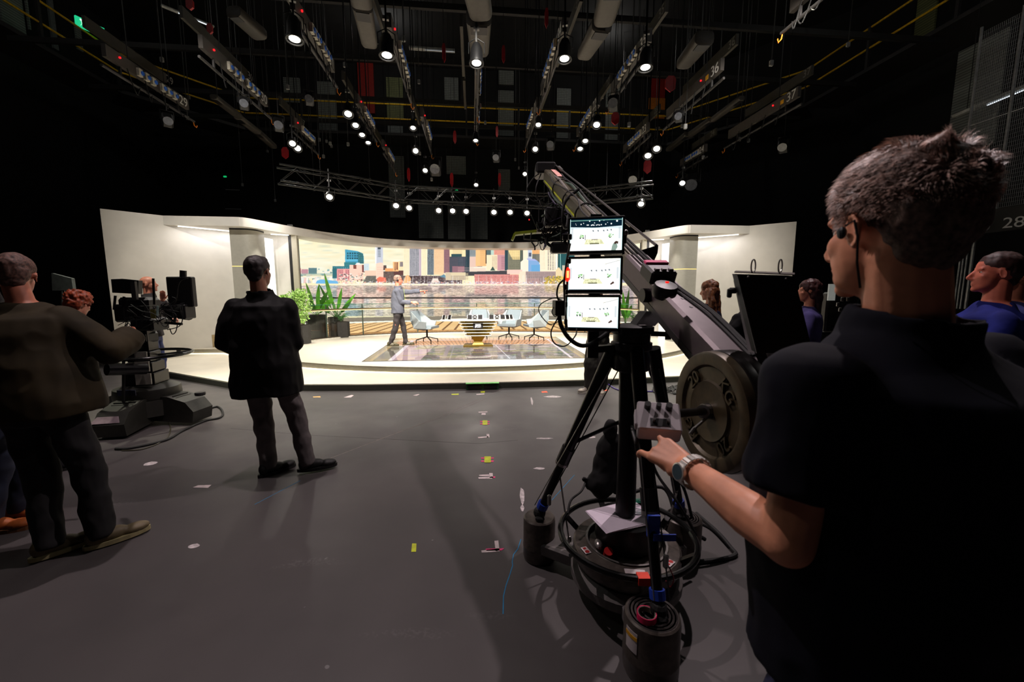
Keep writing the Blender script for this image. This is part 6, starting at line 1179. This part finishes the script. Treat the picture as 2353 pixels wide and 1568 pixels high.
MB().tube([P(1508,564,2.32), P(1430,502,3.0), P(1272,376,4.65)], .008, 6).build('stay_wire', mat('dull_wire',(84,80,78),.4,.6), jb_); MB().tube([P(1436,508,2.9), P(1450,520,2.85)], .012, 8).build('turnbuckle', steel, jb_); MB().tube([P(1284,384,4.5), P(1292,392,4.45)], .016, 8).build('turnbuckle', steel, jb_)
q = P(1437,535,2.1); MB().ball(q, .016, 10, 8).build('ball_joint', steel, jb_); MB().tube([q, P(1436,560,2.1)], .008, 8).build('joint_rod', black_m, jb_)
for i, dz in enumerate((.078,.084,.08)): 
    pts = [on(.15+.0*i,.03+.015*i,.078), on(.45,.035+.018*i,dz), on(.75,-.01+.02*i,dz), on(1.05,-.03+.025*i,dz+.01), on(1.5,-.03+.03*i,dz)]; MB().tube(spl(pts,8), .0065, 7).build('beam_cable', black_r, jb_, True)
for i in range(7):
    x = -.06+.02*i; pts = [on(t_, x+random.uniform(-.018,.018), (-.07 if i % 2 else .07)+random.uniform(-.02,.02)*(-1 if i % 2 else 1)) for t_ in [1.5+.28*j for j in range(8)]]; MB().tube(spl(pts,5), random.choice((.006,.008,.011)), 6).build('beam_cable', [black_r, mat('greenish_cable',(62,84,70),.5), mat('pale_cable',(130,124,120),.5)][i % 3], jb_, True)
for t_ in (1.75,2.2,2.65,3.1): m = MB().tube([on(t_, .085*math.cos(a), .09*math.sin(a)) for a in [2*math.pi*i/16 for i in range(17)]], .007, 6).build('cable_strap', black_r, jb_)
MB().extrude([on(bl_-.42,.0,.075), on(bl_-.05,.0,.075), on(bl_-.05,.055,.075), on(bl_-.42,.055,.075)], up2*.004).build('pink_label', mat('pale_pink_card',(232,170,160),.6), jb_)
MB().tube(spl([on(2.55,.02,.12), on(2.5,-.1,.02), on(2.42,-.12,-.12), on(2.5,-.06,-.2), on(2.7,0,-.14)],8), .013, 8).build('cable_loop', black_r, jb_, True)
# remote head hanging from the tip
hx_ = P(1268,440,4.6); rh = thing('remote_head', 'camera on a black remote head hanging from the crane tip, with a lime plate', 'camera', (0,0,0))
MB().tube([T_+Vector((0,0,-.02)), Vector((T_.x+.02,T_.y,hx_.z-.1)), P(1275,520,4.6)], .03, 10).build('drop_post', black_m, rh)
MB().box(P(1272,500,4.55), (.2,.2,.2), bev=.02).build('camera_body', black, rh)
MB().box(P(1285,570,4.55), (.2,.15,.12), bev=.02).build('pan_motor', black, rh)
a = P(1183,538,4.6); b = P(1232,533,4.6); c = P(1268,532,4.6); lime = mat('lime_paint',(150,165,40),.45)
MB().bar(a, b, .12, .03).build('lime_plate', lime, rh); MB().bar(b, c, .12, .028).build('pale_plate', mat('pale_plate',(170,160,140),.5), rh); MB().bar(a, a+Vector((-.03,0,-.07)), .1, .025, (1,0,0)).build('plate_lip', lime, rh)
for s in ((1240,520),(1300,545),(1310,500)): MB().box(P(*s,4.5), (.07,.08,.07), bev=.01).build('bracket', black_m, rh)
MB().tube([P(1204,538,4.5), P(1204,550,4.5), P(1236,553,4.5)], .008, 6).build('wire_guard', steel, rh); MB().box(P(1216,505,4.5),(.012,.01,.012)).build('red_led', redl, rh)
for pts, r in [([(1221,535,4.5),(1220,552,4.5),(1228,566,4.5),(1229,575,4.5)],.008),([(1236,552,4.5),(1236,562,4.5),(1228,567,4.5)],.006),([(1254,545,4.5),(1258,560,4.5),(1275,569,4.5),(1292,566,4.5),(1300,550,4.5)],.016),([(1247,505,4.5),(1244,525,4.5),(1255,545,4.5),(1268,548,4.5)],.008),([(1262,500,4.5),(1285,490,4.5),(1300,500,4.5),(1290,530,4.5)],.007),([(1255,535,4.5),(1270,520,4.5),(1290,525,4.5),(1300,545,4.5)],.006),([(1240,560,4.5),(1243,572,4.5),(1249,574,4.5),(1258,560,4.5)],.004),([(1243,400,4.6),(1232,430,4.5),(1236,455,4.5),(1262,470,4.5),(1300,440,4.4)],.007),([(1247,395,4.6),(1225,410,4.6),(1210,440,4.6),(1225,462,4.6),(1250,455,4.6)],.006)]: MB().tube(spl([P(*q) for q in pts],7), r, 6).build('cable', black_r, rh, True)
MB().box(P(1252,393,4.7), (.22,.3,.12), bev=.02).build('tip_bracket', black, rh)
for i in range(14):
    x, y = random.uniform(1235,1300), random.uniform(455,560); MB().tube(spl([P(x+random.uniform(-26,26), y+random.uniform(-24,30), 4.4+random.uniform(0,.2)) for _ in range(5)],7), random.choice((.004,.006,.008)), 5).build('cable', [black_r, mat('green_grey_cable',(60,76,62),.5), mat('violet_grey_cable',(78,70,96),.5)][i % 3], rh, True)
# monitor hood on the beam end
hd = thing('monitor_hood', 'tall tilted black metal hood with two wire rings on top, beside the nearest person', 'hood', (0,0,0)); Yh = 1.28
c4 = [P(1694,632,Yh),P(1826,636,Yh-.02),P(1868,812,Yh-.1),P(1740,812,Yh-.07)]; MB().extrude(c4, (-.0,.03,.005)).build('back_panel', mat('hood_black',(14,12,12),.5), hd)
MB().extrude([P(1688,645,Yh+.09),P(1697,632,Yh-.004),P(1742,812,Yh-.075),P(1722,810,Yh+.06)], (-.004,0,0)).build('side_flange', mat('hood_side_grey',(58,58,56),.5), hd); MB().extrude([P(1687,627,Yh),P(1826,633,Yh-.02),P(1826,629,Yh+.06),P(1690,624,Yh+.08)], (0,0,.003)).build('top_lip', gunm, hd)
for x in (1731,1793): c = P(x,612,Yh); MB().tube([c+Vector((.017*math.cos(a)*.75, .010*math.cos(a), .021*math.sin(a))) for a in [2*math.pi*i/20 for i in range(21)]], .0022, 6).build('wire_ring', steel, hd, True)
for x, y in ((1719,637),(1806,641),(1760,804)): MB().ball(P(x,y,Yh-.035), .0035, 8, 6).build('rivet', steel, hd)
m = MB().cyl(P(1690,668,Yh+.03), P(1678,668,Yh+.03), .010, n=10); m.box(P(1676,674,Yh+.03), (.014,.014,.03), bev=.004); m.build('side_knob', black, hd); MB().bar(P(1745,805,Yh-.06), P(1768,870,1.25), .02, .02).build('strut', dgrey, hd)
for (x,y,r) in ((1785,858,.016),(1800,868,.012),(1776,846,.01)): MB().ball(P(x,y,1.22), r, 12, 8).build('end_bolt', steel, jb_)
MB().bar(P(1768,850,1.25), P(1800,880,1.15), .05, .02).build('end_bracket', mat('mauve_bracket',(110,84,88),.4,.4), jb_)
# things lying on the crane base
pt = thing('paper_stack', 'stack of white paper sheets lying on the round crane base', 'paper', C0+Vector((-.03,-.01,.402)), math.radians(18))
for i in range(3): MB().box((.004*i,.003*i,.002*i), (.29,.2,.0016), Matrix.Rotation(.03*i,3,'Z')).build('sheet', mat('paper_lilac_white',(222,208,222),.7,var=.03), pt)
kb = thing('black_case', 'black round case under the papers on the crane base', 'case', C0+Vector((.0,.02,.262))); MB().lathe([(.14,0),(.15,.03),(.14,.125),(.12,.136),(.001,.136)], n=24).build('shell', black, kb, True)
gc = thing('cable_coil', 'thin green cable coil lying over the papers', 'cable', C0+Vector((.06,.05,.415)))
for i in range(4): MB().tube([(.075*math.cos(a)+.006*i, .05*math.sin(a)+.004*i, .004*i+.006*math.sin(2*a)) for a in [2*math.pi*k/24 for k in range(25)]], .0018, 5).build('loop', mat('sea_green_cable',(40,150,120),.4), gc)
tr_ = thing('tape_roll', 'bright pink roll of tape on the nearest wheel pod', 'tape roll', PODS[0]+Vector((-.035,-.035,.252)), 0); MB().lathe([(.034,0),(.037,0),(.037,.024),(.034,.024)], n=32, closed=True).build('tape', mat('hot_pink_tape',(235,30,95),.45), tr_, True); MB().lathe([(.031,.001),(.034,.001),(.034,.023),(.031,.023)], n=32, closed=True).build('core', mat('card_core',(150,135,125),.8), tr_, True)
bg = MB(); bc_ = P(1395,1060,2.12)
for (x,y,r,Y_) in [(1402,985,.05,2.1),(1405,1030,.085,2.12),(1400,1075,.10,2.12),(1385,1110,.085,2.1),(1420,1095,.09,2.14),(1352,1118,.022,2.1),(1342,1102,.014,2.1)]: bg.ball(P(x,y,Y_), (r,r*.7,r*1.15), 14, 10)
bo = bake(bg, 'backpack', .009, mat('black_nylon',(15,14,14),.8), None, 3, .012, 12); tag(bo, 'black backpack hanging behind the left crane leg', 'bag'); MB().tube(spl([P(1345,1110,2.1),P(1335,1130,2.0),P(1312,1150,1.95),P(1305,1180,1.9)],6), .006, 6).build('strap', black_r, bo)
# small bits at the crane feet
for i, (x, y, Y_) in enumerate([(1262,1150,2.0),(1530,1290,1.45)]): o = MB().box(P(x,y,Y_), (.02,.02,.06), bev=.006).build('ratchet_buckle', steel, jb_)
MB().tube(spl([P(1535,1300,1.45),P(1548,1330,1.45),P(1540,1350,1.45),P(1530,1335,1.45)],6), .0025, 5).build('red_cord', mat('dark_red_cord',(120,20,24),.6), jb_)
fcab = [('thick black cable snaking from the crane base to the right', [(1600,1180),(1650,1225),(1680,1260),(1690,1275),(1660,1285),(1600,1292)], .012, black_r),('purple and black cable on the floor behind the crane legs', [(1380,862),(1400,885),(1430,898),(1500,900)], .010, mat('purple_cable',(80,60,150),.5)),('black cable crossing the lower right corner of the floor', [(2290,1335),(2353,1358),(2420,1370)], .012, mat('purple_cable',(60,50,110),.4)),('purple cable loop in the bottom right corner', [(2330,1600),(2325,1560),(2345,1540),(2400,1545)], .009, mat('purple_cable2',(90,60,190),.4)),('thin black cable trailing from the left camera pedestal', [(475,942),(500,935),(512,948),(505,960),(470,968),(420,990),(380,1012),(300,1030),(265,1032)], .012, black_r),('thin olive cable by the left pedestal foot', [(385,965),(392,985),(380,1010),(330,1032),(280,1036)], .006, mat('olive_cable',(60,56,40),.5))]
for lab, pts, r, mt in fcab: o = MB().tube(spl([F(x,y,r) for x,y in pts],8), r, 8).build('floor_cable', mt, None, True); tag(o, lab, 'cable')
cc_ = thing('cable_tangle', 'tangle of dark cables on the floor by the stage, right of the crane', 'cable', (0,0,0))
for i in range(6): MB().tube(spl([F(1500+random.uniform(0,60), 885+random.uniform(0,22), .015) for _ in range(6)],6), .008, 6).build('loop', black_r, cc_, True)
MB().tube(spl([P(1500,815,2.3),P(1492,840,2.3),P(1500,868,2.3),P(1506,840,2.3),P(1500,815,2.3)],8), .010, 6).build('hanging_coil', mat('dark_violet_cable',(40,34,60),.4), jb_, True)
o = MB().tube(spl([P(1405,1150,2.2),P(1520,1120,2.2),P(1560,1200,2.1),P(1620,1240,2.1)],8), .011, 8).build('base_cable', black_r, jb_, True)
for pts in ([(1500,960,2.1),(1530,1060,2.1),(1570,1120,2.1),(1590,1190,2.1)],[(1490,1030,2.1),(1510,1090,2.1),(1560,1160,2.0),(1600,1230,2.0)],[(1570,1190,2.1),(1630,1215,2.1),(1675,1260,2.1)]): MB().tube(spl([P(*q) for q in pts],7), .008, 6).build('base_cable', black_r, jb_, True)

# ------------------------------------------------------------------ studio camera on a pedestal, left
PC = Vector((-4.25,4.55,0)); pd = thing('studio_camera', 'studio camera on a black pedestal with a steering ring, beside the left group', 'camera', PC)
olv = mat('pedestal_olive_black', (40,39,34), .5, var=.15); MB().prism([(math.cos(math.radians(a))*r_, math.sin(math.radians(a))*r_) for a, r_ in ((-120,.3),(-60,.34),(-20,.34),(30,.3),(90,.34),(150,.3),(200,.34))], .12, .3).build('base', olv, pd)
for a in (-78,-2,160):
    Rz = Matrix.Rotation(math.radians(a),3,'Z'); pr = [(.15,0,.05),(.62,0,.03),(.64,0,.16),(.55,0,.27),(.35,0,.33),(.15,0,.34)]; f_ = MB().extrude([Rz @ (Vector(q)+Vector((0,-.14,0))) for q in pr], Rz @ Vector((0,.28,0))).build('wheel_fender', olv, pd)
    for k in range(5): MB().bar(Rz @ Vector((.38+.035*k,-.1,.325-.018*k)), Rz @ Vector((.38+.035*k,.1,.325-.018*k)), .012, .012).build('vent_rib', black, f_)
MB().extrude([(-.02,-.66,.18),(.22,-.60,.18),(.18,-.56,.235),(.0,-.60,.235)],(0,.03,0)).build('pale_wedge', mat('mauve_grey_wedge',(128,112,118),.4), pd)
MB().lathe([(.3,.3),(.31,.33),(.3,.42),(.2,.46),(.001,.46)], n=32).build('base_dome', olv, pd, True)
for i, (w_, z0_, z1_) in enumerate(((.15,.46,.60),(.13,.60,.72),(.11,.72,.84),(.1,.84,1.12))): MB().box((0,0,(z0_+z1_)/2), (w_*2,w_*2,z1_-z0_-.005), Matrix.Rotation(.25,3,'Z'), bev=.008).build('column_stage', black_m, pd)
for z0_, s_ in ((.49,.13),(.63,.12),(.75,.1)): MB().box((.15,-.2+.0,z0_+.06), (s_*1.1,.02,s_*.95), Matrix.Rotation(.25,3,'Z')).build('grey_weight', mat('weight_grey',(116,112,104),.5), pd)
MB().box((.05,-.31,.42), (.2,.01,.06)).build('blue_plate', mat('dark_blue_plate',(20,24,60),.4), pd)
MB().tube([(.44*math.cos(a), .44*math.sin(a), .80) for a in [2*math.pi*k/48 for k in range(49)]], .017, 10).build('steering_ring', ringm, pd, True)
for a in (40,160,280): MB().tube([(.1*math.cos(math.radians(a)),.1*math.sin(math.radians(a)),.78),(.44*math.cos(math.radians(a)),.44*math.sin(math.radians(a)),.80)], .012, 8).build('ring_spoke', black_m, pd)
q0 = lambda x, y, Y=4.55: P(x, y, Y)-PC
m = MB().box(q0(330,775), (.2,.2,.12), bev=.02); m.box(q0(345,745), (.26,.24,.14), bev=.02); m.build('pan_head', black, pd)
MB().box(q0(322,708), (.34,.2,.24), bev=.03).build('camera_body', black, pd); MB().box(q0(285,720,4.5), (.14,.12,.2), bev=.02).build('side_unit', black, pd)
MB().extrude([q0(255,642,4.45),q0(280,641,4.45),q0(318,645,4.45),q0(318,676,4.45),q0(258,673,4.45)], (0,.05,0)).build('viewfinder_hood', black, pd); MB().box(q0(309,668,4.42), (.05,.03,.2)).build('hood_panel', dgrey, pd)
MB().box(q0(418,671,4.5), (.285,.07,.335), bev=.01).build('prompter_monitor', black, pd); MB().cyl(q0(421,640,4.5), q0(421,622,4.5), .032, n=16).build('top_cap', black, pd)
MB().lathe([(.07,-.1),(.08,-.02),(.1,.06),(.105,.1),(.08,.1)], q0(412,715,4.5), 20, Matrix.Rotation(math.pi/2,3,'Y')).build('lens', black, pd, True); MB().box(q0(428,716,4.5), (.1,.16,.16), bev=.01).build('matte_box', black, pd)
MB().box(q0(352,722,4.38), (.05,.01,.1)).build('olive_screen', mat('olive_lcd',(92,88,40),.4), pd); MB().box(q0(362,715,4.38), (.016,.01,.11), Matrix.Rotation(.15,3,'Y')).build('pale_strip', mat('pale_strip_b',(150,175,170),.4), pd)
for (x0,y0,x1,y1,r) in ((372,700,400,745,.014),(400,745,410,690,.014),(265,680,262,712,.012),(285,682,282,712,.012),(300,760,270,790,.012),(355,700,352,640,.012),(380,742,418,745,.015),(372,705,425,708,.02)): MB().tube([q0(x0,y0,4.45), q0(x1,y1,4.45)], r, 8).build('support_rod', black_m, pd)
for i in range(16):
    x = 270+random.random()*130; y = 690+random.random()*50; pts = [q0(x+random.uniform(-22,26)*k*.5, y+random.uniform(-14,24)*.5*k, 4.4) for k in range(5)]; MB().tube(spl(pts,5), .004, 5).build('cable', black_r, pd, True)
for pts in ([(408,745),(404,762),(396,768),(390,755)],[(418,700),(420,730),(412,750),(385,758)],[(432,640),(412,650),(405,690),(395,700)],[(300,700),(325,715),(350,720),(372,735)]): MB().tube(spl([q0(x,y,4.35) for x,y in pts],6), .005, 5).build('cable', black_r, pd, True)
a = q0(230,786,3.9); b = q0(306,798,4.1); MB().tube([q0(330,800,4.5), a.lerp(b,.5), a], .02, 8).build('pan_bar', black_m, pd); MB().tube([a, b], [.035,.045], 12).build('pan_bar_grip', black_r, pd); MB().tube([b, b+(b-a).normalized()*.012], .047, 12).build('grip_end_ring', mat('pale_grip_end',(190,186,178),.4), pd)
MB().tube([q0(245,850,4.0), q0(335,848,4.3)], .06, 14).build('gas_strut', mat('glossy_black',(18,16,18),.22), pd); MB().tube([q0(284,820,4.2), q0(284,965,4.2)], .014, 8).build('cable_drop', black_r, pd)
for x, y in ((350,935),(460,905)): MB().lathe([(.001,-.02),(.05,-.018),(.055,0),(.05,.018),(.001,.02)], q0(x,y,4.5), 16).build('knob', black, pd)
# grey board and small kit behind the left group
bd_ = MB().extrude([P(118,628,5.2),P(164,640,5.2),P(168,668,5.2),P(120,668,5.2)], (0,.04,0)).build('grey_board', mat('blue_grey_board',(84,88,88),.6)); tag(bd_, 'slanted pale grey board behind the heads of the left group', 'board'); MB().tube([P(145,668,5.22), F(150,950,0)*1], .02, 6).build('stand_pole', black, bd_)
sb = thing('wall_monitor_cluster', 'pale upright display and dark kit on a stand behind the curly-haired person', 'display', (0,0,0)); MB().box(P(1911,672,4.9), (.085,.02,.2)).build('display', mat('pale_display',(170,172,165),.5,emit=.35,emit_rgb=(170,172,165)), sb); MB().box(P(1945,700,4.9)+Vector((0,.1,-.1)), (.4,.1,.5), bev=.02).build('rack', black, sb); MB().tube([P(1935,720,5.0), Vector((P(1935,720,5.0).x,5.0,0))], .03, 8).build('stand', black, sb)
for i, (x, y) in enumerate([(1935,688),(1948,688),(1930,712),(1945,712),(1952,705),(1925,700)]): MB().box(P(x,y,4.85), (.03,.02,.05), bev=.005).build('metal_latch', steel, sb)
